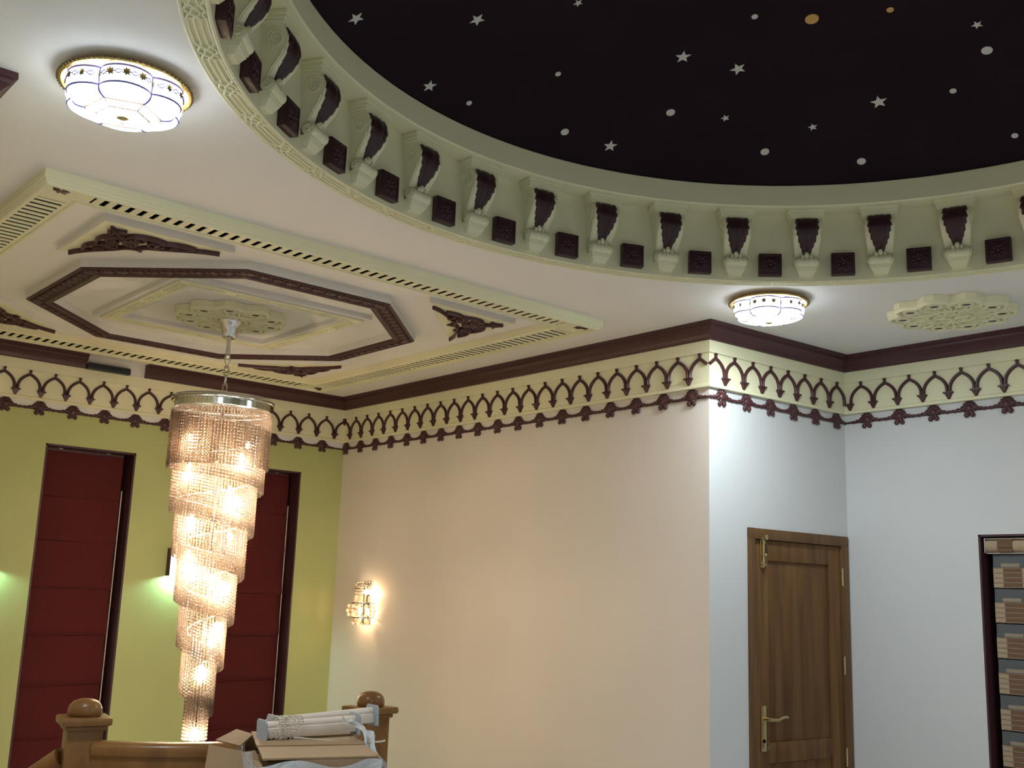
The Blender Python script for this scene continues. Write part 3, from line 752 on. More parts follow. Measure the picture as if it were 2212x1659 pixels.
fl_pos = [((2.052, -.713), R_(10), 'round brass rimmed flush lamp of petal glass by the slotted ceiling frame'), ((2.046, -2.890), R_(28), 'round brass rimmed flush lamp of petal glass beside the cream rosette'),
          ((-.03, -.713), R_(10), 'round brass rimmed flush lamp of petal glass at the wall behind'), ((-.03, -2.890), R_(10), 'round brass rimmed flush lamp of petal glass at the far end of the wall behind')]
for i, ((x, y), rz, lab) in enumerate(fl_pos):
    o = fl0 if i == 0 else copy_tree(fl0); o.location = U(x, y, 1.0)+Vector((0, 0, -.0005)); o.rotation_euler = (0, 0, rz); tag(o, lab, 'lamp', 'flush ceiling lamps')

# ------------------------------------------------------------------ chandelier
ch = empty('chandelier', PC+Vector((0, 0, -.042))); tag(ch, 'tall spiral crystal bead chandelier with chrome rim hanging on a chain', 'chandelier')
def cz(zu): return (zu-1.0)*S+.042                     # layout height to local z
mb = MB(); pts = []
for i in range(24):
    r = .092 if i % 2 == 0 else .066; pts.append((r*math.cos(2*PI*i/24), r*math.sin(2*PI*i/24)))
mb.prism(pts, -.006, 0.0); mb.build('leaf_collar', 'chrome', ch)
mb = MB(); mb.lathe([(.068, -.004), (.076, -.010), (.074, -.020), (.061, -.034), (.053, -.054), (.048, -.084), (.043, -.108), (.034, -.115), (.015, -.117), (.015, -.132), (.001, -.134)], 32); mb.build('canopy', 'chrome', ch, 50)
zr1 = cz(.826)
mb = MB(); mb.tube([(0, 0, -.105), (0, 0, zr1+.05)], .0125, 12); mb.build('rod', 'chrome', ch, 50)
mb = MB(); mb.lathe([(.001, zr1+.062), (.013, zr1+.060), (.015, zr1+.050), (.017, zr1+.008), (.015, zr1), (.001, zr1)], 16); mb.build('rod_sleeve', 'chrome', ch, 40)
zt = cz(.690)
def chain_link(L, wdt, r): 
    mb = MB(); pts = []
    for i in range(20):
        a = 2*PI*i/20; y = wdt*math.cos(a); z = L/2*math.copysign(abs(math.sin(a))**.6, math.sin(a)); pts.append((0, y, z))
    return mb.tube(pts, r, 6, True)
mb = MB(); mb.tube([(0, -.022, zr1+.004), (0, .022, zr1+.004), (0, 0, zr1-.058)], .0040, 6, True); mb.build('hook_link', 'chrome', ch, 60)
nl = 3; zz0, zz1 = zr1-.048, zt+.012; LL = (zz0-zz1)/nl+.012
clm = chain_link(LL, .013, .0040).mesh('chain_link', 60); clm.materials.append(MAT['chrome'])
for i in range(nl):
    link('chain_link', clm, ch, (0, 0, zz0-(zz0-zz1)*(i+.5)/nl), PI/2*((i+1) % 2)+R_(50))
mb = MB(); mb.tube([(0, -.020, zt-.004), (0, -.006, zt+.026), (0, .006, zt+.026), (0, .020, zt-.004)], .0045, 6); mb.build('hanger', 'chrome', ch, 60)
zp = cz(.672); RP = .1845*S
mb = MB(); mb.lathe([(.001, zp+.004), (RP-.02, zp+.004), (RP-.004, zp+.002), (RP, zp-.004), (RP, zp-.024), (RP-.006, zp-.028), (RP-.026, zp-.028)], 96); mb.build('top_plate', 'chrome', ch, 40)
mb = MB(); r2 = RP-.024; mb.lathe([(r2, zp-.026), (r2, zp-.068), (r2-.006, zp-.070), (.05, zp-.070)], 96); rimb = mb.build('rim_band', 'chrome', ch, 40)
mb = MB()
for i in range(64):
    a = 2*PI*i/64; mb.box((r2*math.cos(a), r2*math.sin(a), zp-.045), (.003, .0015, .032), RZ(a))
mb.build('rim_grooves', 'old_brass', rimb)['kind'] = 'stuff'
# spiral rail: half turn n, radius and hem height
def rad_n(n): return (.176-.0112*max(n, 0))*S
def hem_n(n): return cz(.420-.0775*max(n, 0))
def rail_n(n): return min(cz(.628), hem_n(n)+.205*S)
TH0 = R_(48.7)
N1 = 11.6
mb = MB(); pts = []
q = -2.0
while q <= N1+1e-6:
    a = TH0+PI*q; r = rad_n(q)-.012; pts.append((r*math.cos(a), r*math.sin(a), rail_n(q))); q += .04
mb.tube(pts, .0035, 5); mb.build('spiral_rail', 'bracket_grey', ch, 60)
mb = MB(); mb.tube([(0, 0, zp-.06), (0, 0, cz(-.50))], .010, 10)
k = 0; q = 0.5
while q < N1:
    a = TH0+PI*q; r = rad_n(q)-.012; mb.tube([(0, 0, rail_n(q)), (r*math.cos(a), r*math.sin(a), rail_n(q))], .0018, 4); q += 1.0
mb.build('stem', 'black_plastic', ch, 60)
BD = .0180
def strand_mesh(nb):
    mb = MB()
    for i in range(nb): mb.ball((0, 0, -BD*(i+.5)), BD*.49, 8, 6)
    me = mb.mesh('bead_strand', 70); me.materials.append(MAT['bead_crystal']); return me
SM = {}
strands = []
q = -2.0
while q < N1:
    r = rad_n(q); a = TH0+PI*q; L = rail_n(q)-hem_n(q)+random.uniform(-.006, .006); nb = max(3, int(round(L/BD)))
    front = math.cos(a-R_(138.9))
    strands.append((front, a, r+random.uniform(-.003, .003), rail_n(q), nb)); q += .0188/(PI*r)
for i in range(24):                                      # closing ring at the foot
    a = 2*PI*i/24; strands.append((math.cos(a-R_(138.9)), a, .0385*S, cz(-.36), int(round(.16*S/BD))))
strands.sort(key=lambda t: -t[0])
stuff = MB()
for i, (fr_, a, r, z, nb) in enumerate(strands):
    if i < 290:
        if nb not in SM: SM[nb] = strand_mesh(nb)
        link('bead_strand', SM[nb], ch, (r*math.cos(a), r*math.sin(a), z), random.uniform(0, 6))
    else:
        for k in range(nb): stuff.ball((r*math.cos(a), r*math.sin(a), z-BD*(k+.5)), BD*.5, 6, 4)
so = stuff.build('bead_curtain', 'bead_crystal', ch, 70); so['kind'] = 'stuff'
# bulbs inside, on two columns along the spiral
bulb = MB().lathe([(.001, .030), (.008, .027), (.015, .016), (.017, .004), (.014, -.008), (.009, -.018), (.001, -.020)], 14).mesh('bulb', 60); bulb.materials.append(MAT['lit_bulb'])
fa = R_(138.9)
nb_ = 0
for zu, side in ((.51, -.42), (.45, .62), (.405, -.42), (.30, .62), (.225, -.35), (.10, -.40), (.06, -.3), (.0, .66), (-.14, .64), (-.29, .30), (-.50, 0.0), (.52, 2.6), (.35, 3.0), (.18, 2.8), (.02, 3.3), (-.2, 3.0)):
    nn_ = max(0, (.46-zu)/.0775); r = max(.012, rad_n(nn_)*.80)
    if abs(side) < 1: off = math.asin(max(-.95, min(.95, side/.8))); a = fa+off
    else: a = fa+side
    if zu < -.45: r = .004
    p = (r*math.cos(a), r*math.sin(a), cz(zu)); link('bulb', bulb, ch, p)
    li = bpy.data.lights.new('bulb_light', 'POINT'); li.energy = BULB_W; li.color = WARM; li.shadow_soft_size = .03
    l_ = bpy.data.objects.new('light', li); C.objects.link(l_); l_.parent = ch; l_.location = (r*.9*math.cos(a), r*.9*math.sin(a), cz(zu)-.03)

# ------------------------------------------------------------------ crystal wall sconce on the cream wall
sc = empty('crystal_sconce', (7.465, YC, 1.42)); tag(sc, 'small two tier crystal wall sconce lit on the cream wall', 'wall lamp')
MB().box((0, .006, .19), (.10, .012, .32), None, .003).build('back_plate', 'chrome', sc, 35)
def halfring(mb, r, z, rt=.004, n=18): mb.tube([(r*math.cos(PI*i/n), .010+r*math.sin(PI*i/n), z) for i in range(n+1)], rt, 6)
for r_h, z_h, t_h in ((.092, .338, .004), (.098, .185, .004), (.135, .186, .005), (.120, .072, .005)):
    mb = MB(); halfring(mb, r_h, z_h, t_h); mb.build('hoop', 'chrome', sc, 60)
for i in range(11):
    a = PI*(i+.5)/11; x, y = .094*math.cos(a), .010+.094*math.sin(a); mb = MB()
    mb.tube([(x*.8, y*.8, .352), (x, y, .325)], .005, 5)
    for k in range(3): mb.ball((x, y, .312-.024*k), .0125, 7, 5)
    mb.tube([(x, y, .245), (x, y, .195)], [.007, .0095], 6); mb.build('crystal_string', 'sconce_crystal', sc, 50)
for i in range(8):
    a = PI*(i+.5)/8; mb = MB()
    for zz, rr_ in ((.160, .132), (.125, .140), (.095, .130)): mb.ball((rr_*math.cos(a), .010+rr_*math.sin(a), zz), .022, 6, 4, (1, 1, .8))
    mb.build('facet_glass', 'sconce_crystal', sc)
for i in range(4):
    a = PI*(i+.6)/4.2; MB().ball((.085*math.cos(a), .015+.085*math.sin(a), .040), .027, 10, 7).build('crystal_ball', 'sconce_crystal', sc, 70)
for (x, y, z) in ((-.03, .04, .27), (.02, .05, .12)):
    link('bulb', bulb, sc, (x, y, z))
for (x, y, z, e) in ((-.100, .030, .262, SCONCE_W), (-.01, .05, .100, SCONCE_W*1.4)):  # first light stands beside the sconce, added for the bright flare on the wall
    li = bpy.data.lights.new('sconce_light', 'POINT'); li.energy = e; li.color = (1.0, .62, .32); li.shadow_soft_size = .02
    l_ = bpy.data.objects.new('light', li); C.objects.link(l_); l_.parent = sc; l_.location = (x, y, z)

# ------------------------------------------------------------------ wall lamps on the green wall
def make_wall_lamp():
    root = empty('wall_lamp', (0, 0, 0))
    mb = MB(); hw, hh, dp = .092, .103, .048
    mb.box((-dp+.006, hw-.006, 0), (.012, .012, 2*hh), None, .002); mb.box((-dp+.006, -hw+.006, 0), (.012, .012, 2*hh), None, .002)
    mb.box((-dp+.006, 0, hh-.007), (.012, 2*hw, .014), None, .002)
    mb.box((-dp/2, hw-.005, 0), (dp, .008, 2*hh)); mb.box((-dp/2, -hw+.005, 0), (dp, .008, 2*hh)); mb.box((-.004, 0, 0), (.008, 2*hw, 2*hh)); mb.box((-dp/2, 0, hh-.005), (dp, 2*hw, .008))
    mb.build('frame', 'window_maroon', root)
    mb = MB(); mb.box((-dp+.002, 0, -.012), (.006, 2*hw-.024, 2*hh-.030)); mb.build('lit_pane', 'wall_lamp_glass', root)
    li = bpy.data.lights.new('wall_lamp_light', 'POINT'); li.energy = WALL_LAMP_W; li.color = (.45, 1.0, .85); li.shadow_soft_size = .016
    l_ = bpy.data.objects.new('light', li); C.objects.link(l_); l_.parent = root; l_.location = (-.024, 0, -.076)
    return root
wl = make_wall_lamp(); wl.location = (XG, -3.567, 1.870); tag(wl, 'dark framed wall lamp between the two red roman blinds', 'wall lamp')
w2 = copy_tree(wl); w2.location = (XG, -2.135, 1.870); tag(w2, 'dark framed wall lamp outside the row of roman blinds', 'wall lamp')

# ------------------------------------------------------------------ windows with roman blinds in the green wall
def make_window(nm, y0, y1, lab):
    yc, wd, ht = (y0+y1)/2, y0-y1, WT-WB
    wn = struct(empty(nm, (XG, yc, WB)))
    mb = MB(); e = .014
    for yy in (wd/2-e/2, -wd/2+e/2): mb.box((.14, yy, ht/2), (.28, e, ht))
    mb.box((.14, 0, ht-e/2), (.28, wd, e)); mb.box((.14, 0, e/2), (.28, wd, e)); mb.build('window_reveal', 'window_maroon', wn)
    mb = MB(); f = .055
    for yy in (wd/2-f/2-e, -wd/2+f/2+e): mb.box((.255, yy, ht/2), (.04, f, ht-2*e), None, .004)
    mb.box((.255, 0, ht-f/2-e), (.04, wd-2*e, f), None, .004); mb.box((.255, 0, f/2+e), (.04, wd-2*e, f), None, .004); mb.box((.255, 0, ht*.5), (.04, wd-2*e, f), None, .004)
    mb.build('window_frame', 'window_maroon', wn, 35)
    MB().box((.262, 0, ht/2), (.006, wd-.12, ht-.12)).build('pane', 'black_plastic', wn)
    bl = empty('roman_blind', (XG+.105, yc+.016, WB+.02)); tag(bl, lab, 'blind', 'roman blinds in the green wall')
    bw = wd-.075; tops = [WT-.035, 2.300, 1.985, 1.650, 1.315, .965, .600, .22, -.18, WB+.03]
    for i in range(len(tops)-1):
        zt_, zb_ = tops[i]-(WB+.02), tops[i+1]-(WB+.02); h_ = zt_-zb_
        def cloth(u, v, zt_=zt_, h_=h_, i=i):
            y = (u-.5)*bw; z = zt_-h_*v
            x = -.020*v*v*(1 if i else .4)-.004*math.sin(v*PI*2+i)-.003*math.sin(u*9+i*2+v*3)
            if v > .97: x += .014
            return Vector((x, y, z-.003*math.sin(u*5+i)*(v > .9)))
        MB().grid(cloth, 10, 14).build('fabric_fold', 'maroon_fabric', bl, 60)
    MB().box((.012, 0, tops[0]-(WB+.02)+.010), (.03, bw, .018), None, .002).build('head_rail', 'window_maroon', bl)
    mb = MB()
    for s_ in (-.3, .3): mb.box((.010, s_*bw, tops[0]-(WB+.02)+.022), (.03, .026, .010))
    mb.build('clip', 'alu', bl)
    mb = MB(); mb.tube([(.004, -bw/2-.014, .05), (.004, -bw/2-.014, tops[0]-(WB+.02)-.25)], .005, 6); mb.build('cord', 'rail_white', bl, 60)
make_window('window_1', *W1, 'tall dark red roman blind left of the chandelier behind the rounded newel post')
make_window('window_2', *W2, 'tall dark red roman blind partly hidden by the crystal chandelier')

# ------------------------------------------------------------------ door on the short white wall
ang = math.atan2(IC.y-OC.y, IC.x-OC.x)
door = struct(empty('door_1', (OC.x, OC.y, 0), ang))       # local x along the wall, room on local -y
mb = MB(); fz = 2.156
mb.box((.360, .030, fz/2), (.058, .085, fz), None, .004); mb.build('frame_post', 'teak_frame', door, 35)
mb = MB(); mb.box((1.275, .030, fz/2), (.072, .085, fz), None, .004); mb.build('frame_post', 'teak_frame', door, 35)
mb = MB(); mb.box((.820, .0295, fz-.033), (.978, .086, .064), None, .004); mb.build('frame_head', 'teak_frame', door, 35)
lf = empty('leaf', (0, 0, 0)); lf.parent = door
def bx(nm, x0, x1, z0, z1, y0, y1, mat, ch=.003): return MB().box(((x0+x1)/2, (y0+y1)/2, (z0+z1)/2), (x1-x0, y1-y0, z1-z0), None, ch).build(nm, mat, lf, 35)
bx('stile', .392, .520, .008, 2.088, .004, .044, 'teak_door'); bx('stile', 1.118, 1.236, .008, 2.088, .004, .044, 'teak_door')
bx('rail', .520, 1.118, 1.966, 2.088, .0045, .044, 'teak_door'); bx('rail', .520, 1.118, .790, .905, .0045, .044, 'teak_door'); bx('rail', .520, 1.118, .008, .150, .0045, .044, 'teak_door')
for k_ in range(4):
    x0_ = .520+.1495*k_; bx('panel_board', x0_, x0_+.1490, .905, 1.966, .016, .034, 'teak_panel', .001); bx('panel_board', x0_, x0_+.1490, .150, .790, .016, .034, 'teak_panel', .001)
hd = empty('door_handle', (.457, .002, .990)); hd.parent = door
MB().box((0, -.004, 0), (.045, .010, .258), None, .003).build('escutcheon', 'door_brass', hd, 35)
mb = MB(); mb.tube([(0, -.005, .056), (0, -.050, .056)], .011, 10); mb.tube([(-.004, -.050, .056), (.03, -.054, .052), (.07, -.056, .050), (.11, -.055, .062), (.15, -.052, .066), (.172, -.050, .058)], [.012, .011, .010, .0105, .010, .006], 10); mb.build('lever', 'door_brass', hd, 60)
mb = MB(); mb.lathe([(.001, .002), (.010, .002), (.010, -.002), (.001, -.002)], 14, RX(PI/2)); 
o = mb.build('keyhole', 'slot_dark', hd); o.location = (0, -.011, -.070)
mb = MB(); mb.tube([(.004, -.010, -.070), (.004, -.030, -.070), (.012, -.034, -.095)], .004, 6); mb.ball((.016, -.034, -.105), .014, 8, 5, (1, .3, 1)); mb.build('key', 'old_brass', hd, 60)
bt = empty('tower_bolt', (.464, .002, 2.017)); bt.parent = door
MB().box((0, -.003, -.006), (.036, .006, .180), None, .002).build('bolt_plate', 'door_brass', bt, 35)
mb = MB(); mb.tube([(0, -.014, -.060), (0, -.014, .086)], .0075, 10); mb.tube([(0, -.014, -.02), (-.004, -.032, -.02)], .005, 8); mb.ball((-.004, -.036, -.02), .008, 8, 5); mb.build('bolt_rod', 'door_brass', bt, 60)
mb = MB(); mb.box((0, -.010, -.078), (.026, .020, .014), None, .002); mb.box((0, -.010, .055), (.026, .020, .014), None, .002); mb.build('bolt_guide', 'door_brass', bt, 35)
MB().box((0, -.034, .085), (.030, .010, .030), None, .002).build('bolt_keep', 'door_brass', bt, 35)
for zz in (1.894, 1.341, .786, .20):
    hg = empty('hinge', (1.243, -.004, zz)); hg.parent = door
    mb = MB(); mb.tube([(0, -.004, -.056), (0, -.004, .056)], .0075, 10); mb.build('hinge_pin', 'door_brass', hg, 60)
    MB().box((.011, .001, 0), (.016, .004, .110)).build('hinge_plate', 'door_brass', hg)

# ------------------------------------------------------------------ window with day and night blind in the right wall
wn = struct(empty('window_3', (WX, YR, WRB))); wwid = WX-WXE; hh = WRT-WRB       # local: room on +y, opening to -x
mb = MB(); e = .012
mb.box((-e/2, -.10, hh/2), (e, .20, hh)); mb.box((-wwid+e/2, -.10, hh/2), (e, .20, hh)); mb.box((-wwid/2, -.10, hh-e/2), (wwid, .20, e)); mb.box((-wwid/2, -.10, e/2), (wwid, .20, e)); mb.build('window_reveal', 'window_maroon', wn)
mb = MB(); f = .05
mb.box((-f/2-e, -.17, hh/2), (f, .04, hh-2*e), None, .004); mb.box((-wwid+f/2+e, -.17, hh/2), (f, .04, hh-2*e), None, .004); mb.box((-wwid/2, -.17, hh-f/2-e), (wwid-2*e, .04, f), None, .004); mb.box((-wwid/2, -.17, f/2+e), (wwid-2*e, .04, f), None, .004); mb.build('window_frame', 'window_maroon', wn, 35)
MB().box((-wwid/2, -.175, hh/2), (wwid-.12, .006, hh-.12)).build('pane', 'black_plastic', wn)
zb_ = empty('striped_blind', (WX-.030, YR-.060, WRB+.03)); tag(zb_, 'tan and brown checked day and night blind with grey bands in the dark red window', 'blind')
top = WRT-.020-(WRB+.03); Wb = wwid-.060
mb = MB(); pf = []
for i in range(11):
    a = PI*i/10; pf.append((.042*math.sin(a)*.9, top-.043+.042*math.cos(a)))
mb.add([Vector((-x_, y_, z_)) for x_ in (0, Wb) for y_, z_ in pf], [(i, i+1, 12+i, 11+i) for i in range(10)]+[tuple(range(11)), tuple(range(11, 22))[::-1]])
cas = mb.build('cassette', 'blind_tan', zb_, 40)
mb = MB(); mb.box((.003, .018, top-.043), (.006, .046, .090), None, .002); mb.box((-Wb/2, .010, top-.003), (Wb, .026, .006)); mb.box((-Wb/2, .010, top-.088), (Wb, .026, .005)); mb.build('cassette_trim', 'alu', cas, 35)
mb = MB()
for q_ in range(3): mb.box((0, .040-.006*abs(q_-1), .024*(q_-1)), (.088, .004, .0242))
ccm = mb.mesh('cassette_check'); ccm.materials.append(MAT['blind_brown'])
for k_ in range(7): link('cassette_check', ccm, cas, (-.115-.185*k_, 0, top-.043))
pp_me = MB().box((0, 0, 0), (.108, .002, .022)).mesh('pale_patch'); pp_me.materials.append(MAT['blind_pale'])
bp_me = MB().box((0, 0, 0), (.108, .002, .0235)).mesh('brown_patch'); bp_me.materials.append(MAT['blind_brown'])
xs = .026; z = top-.095; period = .200; i = 0
mb_b = None
while z > .02:
    zt_ = z
    MB().box((-(xs+Wb)/2, .002, zt_-.025), (Wb-xs, .003, .052)).build('sheer_band', 'blind_grey', zb_)
    lo2 = MB().box((-(xs+Wb)/2, .004, zt_-.062), (Wb-xs, .003, .024)).build('pale_band', 'blind_grey', zb_)
    mb = MB(); sh = .045
    for k_ in range(7): link('pale_patch', pp_me, lo2, (-(xs+sh+.175*k_)-.055, .0062, zt_-.062))
    hb_ = .116
    tb = MB().box((-(xs+Wb)/2, .006, zt_-.076-hb_/2), (Wb-xs, .004, hb_)).build('check_band', 'blind_tan', zb_)
    for q_ in range(4):
        for k_ in range(7): link('brown_patch', bp_me, tb, (-(xs+.058+.175*k_)-.055, .0088, zt_-.076-.016-.0285*q_))
    mb = MB()
    for q_ in range(5): mb.box((-(xs+Wb)/2, .0095, zt_-.076-.0015-.0282*q_), (Wb-xs, .0028, .004))
    mb.build('ridge', 'blind_pale', tb)
    z -= period; i += 1
MB().box((-(xs+Wb)/2, .004, .010), (Wb-xs, .02, .024), None, .004).build('bottom_bar', 'alu', zb_, 35)

# ------------------------------------------------------------------ landing balustrade
def newel(loc, rz, lab, lozenge=True):
    root = empty('newel_post', loc, rz); tag(root, lab, 'newel post')
    MB().box((0, 0, .585), (.128, .128, 1.17), None, .004).build('post', 'rail_wood', root, 35)
    mb = MB(); mb.box((0, 0, 1.150), (.150, .150, .018), None, .006); mb.box((0, 0, 1.174), (.186, .186, .030), None, .010); mb.build('cap', 'rail_wood', root, 35)
    mb = MB(); mb.lathe([(.052, 1.186), (.060, 1.190), (.064, 1.198), (.064, 1.214), (.058, 1.232), (.044, 1.246), (.022, 1.254), (.001, 1.256)], 28); mb.build('dome_knob', 'rail_wood', root, 60)
    if lozenge:
        for a in (0, PI/2, PI, -PI/2):
            mb = MB(); M_ = RZ(a)
            mb.add([M_ @ Vector(p) for p in ((-.022, -.0645, .98), (0, -.0645, 1.05), (.022, -.0645, .98), (0, -.0645, .91), (0, -.058, .98))], [(0, 1, 4), (1, 2, 4), (2, 3, 4), (3, 0, 4)])
            mb.build('lozenge', 'rail_wood', root)
    return root
P1, P2 = Vector((4.336, -1.617)), Vector((4.214, -2.863))
newel((P1.x, P1.y, 0), R_(-12), 'wooden newel post with rounded knob in front of the left red blind')
newel((P2.x, P2.y, 0), R_(8), 'wooden newel post with rounded knob against the cream wall behind the boxes')
mid = (P1+P2)/2; chd = P2-P1; cn = Vector((chd.y, -chd.x)).normalized()    # towards the hall
sag = .265; half = chd.length/2; rad_ = (half*half+sag*sag)/(2*sag); cc_ = mid-cn*(rad_-sag); th = math.asin(half/rad_)
def arc(t, dr=0.0):
    base = math.atan2(cn.y, cn.x); u = -th+2*th*t
    # start at P1
    s_ = 1 if (Vector((math.cos(base-th), math.sin(base-th)))*rad_+cc_-P1).length < .05 else -1
    a = base+s_*u; return Vector(((rad_+dr)*math.cos(a)+cc_.x, (rad_+dr)*math.sin(a)+cc_.y))
hr = empty('handrail', (0, 0, 0)); tag(hr, 'curved wooden handrail bowed between the two newel posts', 'railing')
pf = [(-.030, 1.000), (-.036, 1.004), (-.036, 1.046), (-.044, 1.052), (-.046, 1.062), (-.046, 1.080), (-.040, 1.092), (-.025, 1.100), (.025, 1.100), (.040, 1.092), (.046, 1.080), (.046, 1.062), (.044, 1.052), (.036, 1.046), (.036, 1.004), (.030, 1.000)]
mb = MB(); n = 28; k = len(pf); vs = []
for i in range(n+1):
    t = .045+.91*i/n
    for o_, z in pf: p = arc(t, o_); vs.append((p.x, p.y, z))
mb.add(vs, [(i*k+q_, i*k+(q_+1) % k, (i+1)*k+(q_+1) % k, (i+1)*k+q_) for i in range(n) for q_ in range(k)]+[tuple(range(k)), tuple(range(n*k, n*k+k))]); mb.build('rail', 'rail_wood', hr, 40)
mb = MB(); vs = []
for i in range(n+1):
    t = .045+.91*i/n
    for o_, z in ((-.03, .04), (-.03, .10), (.03, .10), (.03, .04)): p = arc(t, o_); vs.append((p.x, p.y, z))
mb.add(vs, [(i*4+q_, i*4+(q_+1) % 4, (i+1)*4+(q_+1) % 4, (i+1)*4+q_) for i in range(n) for q_ in range(4)]+[(0, 1, 2, 3), (n*4, n*4+1, n*4+2, n*4+3)]); mb.build('bottom_rail', 'rail_wood', hr, 40)
bal = MB().lathe([(.018, 0), (.018, .10), (.022, .12), (.014, .16), (.024, .30), (.016, .42), (.013, .60), (.020, .74), (.013, .78), (.017, .82), (.017, .905)], 12).mesh('baluster', 50); bal.materials.append(MAT['rail_wood'])
for i in range(9):
    p = arc(.10+.8*i/8); link('baluster', bal, hr, (p.x, p.y, .098))
sr = empty('stair_rail', (P1.x, P1.y, 0)); tag(sr, 'wooden stair rail sloping down from the newel post', 'railing')
dirn = Vector((.55, .45)).normalized(); mb = MB(); a_ = Vector((dirn.x*.075, dirn.y*.075, 1.03)); b_ = Vector((dirn.x*1.1, dirn.y*1.0, .35))
mb.tube([a_, b_], .042, 10); mb.build('rail', 'rail_wood', sr, 50)
for i in range(5):
    t = (i+.6)/5.2; p = a_.lerp(b_, t); MB().tube([(p.x, p.y, p.z-.03), (p.x, p.y, p.z-.95)], .016, 8).build('baluster', 'rail_wood', sr, 50)

# ------------------------------------------------------------------ cartons and blind rails stacked by the balustrade
BR = R_(-21.7)
big = empty('wrapped_carton', (3.460, -2.095, 0), BR); tag(big, 'tall carton wrapped in clear plastic under the open cardboard box', 'box')
MB().box((0, 0, .550), (.47, .34, 1.100), None, .006).build('carton', 'cardboard', big, 35)
mb = MB()
def wrap(u, v):
    per = [(-.290, -.212), (.290, -.212), (.290, .212), (-.290, .212), (-.290, -.212)]; f = u*4; i = min(3, int(f)); e = f-i
    x = per[i][0]+(per[i+1][0]-per[i][0])*e; y = per[i][1]+(per[i+1][1]-per[i][1])*e; w_ = 1+.025*math.sin(u*60+v*9)+.025*math.sin(u*23-v*31)
    return Vector((x*w_, y*w_, (.01+1.128*v+.012*math.sin(u*40)*v)))
mb.grid(wrap, 72, 40); mb.build('plastic_film', 'plastic_wrap', big, 60)
OBL = Vector((3.460, -2.095, 1.102)); ob = empty('open_carton', OBL); tag(ob, 'open cardboard box with raised flaps lying on the wrapped carton', 'box')
ex, ey = Vector((.929, -.370, 0)), Vector((-.370, -.929, 0)); Lx, Ly, Hh = .27, .19, .058
def slab(nm, pts, t=.006, mat='cardboard', parent=ob):
    pts = [Vector(p) for p in pts]; nrm = (pts[1]-pts[0]).cross(pts[2]-pts[0]).normalized()*t
    q_ = len(pts); return MB().add(pts+[p+nrm for p in pts], [tuple(range(q_))[::-1], tuple(range(q_, 2*q_))]+[(i, (i+1) % q_, q_+(i+1) % q_, q_+i) for i in range(q_)]).build(nm, mat, parent)
def Q(a, b_, z): v_ = ex*a*Lx+ey*b_*Ly; return (v_.x, v_.y, z)
slab('base', [Q(-1, -1, 0), Q(-1, 1, 0), Q(1, 1, 0), Q(1, -1, 0)])
slab('side', [Q(-1, 1, 0), Q(1, 1, 0), Q(1, 1, Hh), Q(-1, 1, Hh)]); slab('end', [Q(1, -1, 0), Q(1, 1, 0), Q(1, 1, Hh), Q(1, -1, Hh)]); slab('end', [Q(-1, -1, 0), Q(-1, 1, 0), Q(-1, 1, Hh-.01), Q(-1, -.4, Hh-.012)])
slab('lid', [Q(-1.02, -1, Hh-.012), Q(-1.02, 1.02, Hh-.008), Q(1.02, 1.02, Hh+.004), Q(1.0, -.9, Hh+.006)])
slab('tape', [Q(-.20, -.98, Hh-.0025), Q(-.20, 1.02, Hh-.0015), Q(.16, 1.02, Hh+.0015), Q(.16, -.96, Hh+.001)], .0075, 'tape')
def Wp(x, y, z): return (x-OBL.x, y-OBL.y, z-OBL.z)
slab('flap', [Wp(3.795, -1.880, 1.132), Wp(3.470, -1.945, 1.128), Wp(3.455, -1.915, .985), Wp(3.790, -1.862, .985)])
slab('flap', [Wp(3.86, -2.02, 1.172), Wp(3.745, -2.03, 1.166), Wp(3.700, -1.955, 1.135), Wp(3.815, -1.915, 1.145)])
slab('flap', [Wp(3.69, -2.43, 1.160), Wp(3.77, -2.40, 1.178), Wp(3.735, -2.30, 1.180), Wp(3.70, -2.30, 1.164)])
slab('label_patch', [Q(-.60, 1.005, .015), Q(-.35, 1.005, .015), Q(-.35, 1.005, .045), Q(-.60, 1.005, .045)], .007, 'tape')
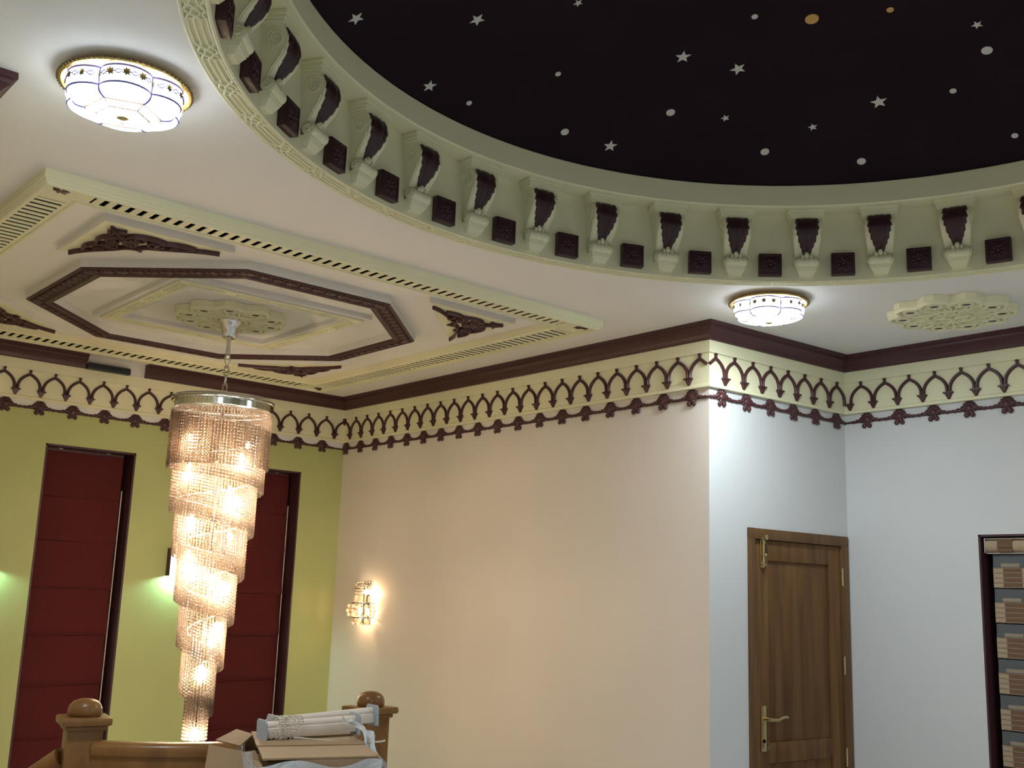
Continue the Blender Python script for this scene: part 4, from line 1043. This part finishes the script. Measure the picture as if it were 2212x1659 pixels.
def headrail(loc, rz, tilt, L, lab, markx):
    root = empty('blind_headrail', loc, rz); root.rotation_euler = (0, tilt, rz); tag(root, lab, 'blind rail', 'loose blind rails on the box')
    mb = MB(); mb.box((0, 0, .022), (L, .050, .036), None, .006); mb.build('rail', 'rail_white', root, 35)
    mb = MB(); mb.tube([(-L/2, .0, .046), (L/2, 0, .046)], .016, 10); mb.build('roller', 'rail_white', root, 60)
    mb = MB(); mb.prism([(-.042, -.006), (.030, -.010), (.044, .012), (.044, .062), (.034, .070), (-.036, .070), (-.044, .060)], -.003, .003, Matrix(((0, 0, 1), (1, 0, 0), (0, 1, 0))))
    b1 = mb.build('end_bracket', 'bracket_grey', root); b1.location = (L/2+.004, 0, 0)
    b2 = link('end_bracket', b1.data, root, (-L/2-.004, 0, 0))
    mb = MB(); mb.tube([(.0045, .012*math.cos(R_(45+270*i/10))*.9, .032+.014*math.sin(R_(45+270*i/10))) for i in range(11)], .0026, 5); mb.build('stamped_mark', 'bracket_mark', b1, 60)
    mb = MB(); mb.ball((.004, .030, .056), .004, 6, 4); mb.ball((.004, .030, .010), .004, 6, 4); mb.build('rivet', 'bracket_mark', b1)
    return root
headrail((3.572, -2.165, 1.172), R_(-97), R_(-2.0), .36, 'white blind rail with grey end bracket lying on the open box', 1)
headrail((3.675, -2.290, 1.180), R_(-93), R_(-3.0), .42, 'longer white blind rail with grey end bracket close to the newel post', 1)
bc = empty('bead_chain', (0, 0, 0)); tag(bc, 'beige plastic ball chain wound around the blind rail end and trailing over the box', 'chain')
mb = MB()
for k in range(8):
    cx, cy, cz_ = 3.592-.003*k, -2.010-.012*k, 1.205
    for i in range(28):
        a = 2*PI*i/28; mb.ball((cx+.040*math.cos(a), cy+.010*math.sin(a*2+k)-.018*math.sin(a), cz_+.040*math.sin(a)), .0036, 5, 4)
mb.build('coil', 'ball_chain', bc, 60)['kind'] = 'stuff'
mb = MB()
for i in range(80):
    t = i/79; mb.ball((3.53-.16*t+.03*math.sin(t*6), -2.08-.24*t+.05*math.sin(t*5.5), 1.172-.006*t+.004*math.sin(t*7)), .0036, 5, 4)
mb.build('tail', 'ball_chain', bc, 60)['kind'] = 'stuff'
ps = tag(MB().grid(lambda u, v: Vector((3.50-.16*v+.02*math.sin(u*9+v*5), -2.26-.05*u-.02*v+.012*math.sin(v*9), 1.242-.115*v*v-.02*u+.008*math.sin(u*14+v*11))), 14, 20).build('plastic_sheet', 'plastic_wrap', None, 60), 'crumpled strip of clear plastic film hanging off the blind rails', 'plastic film')
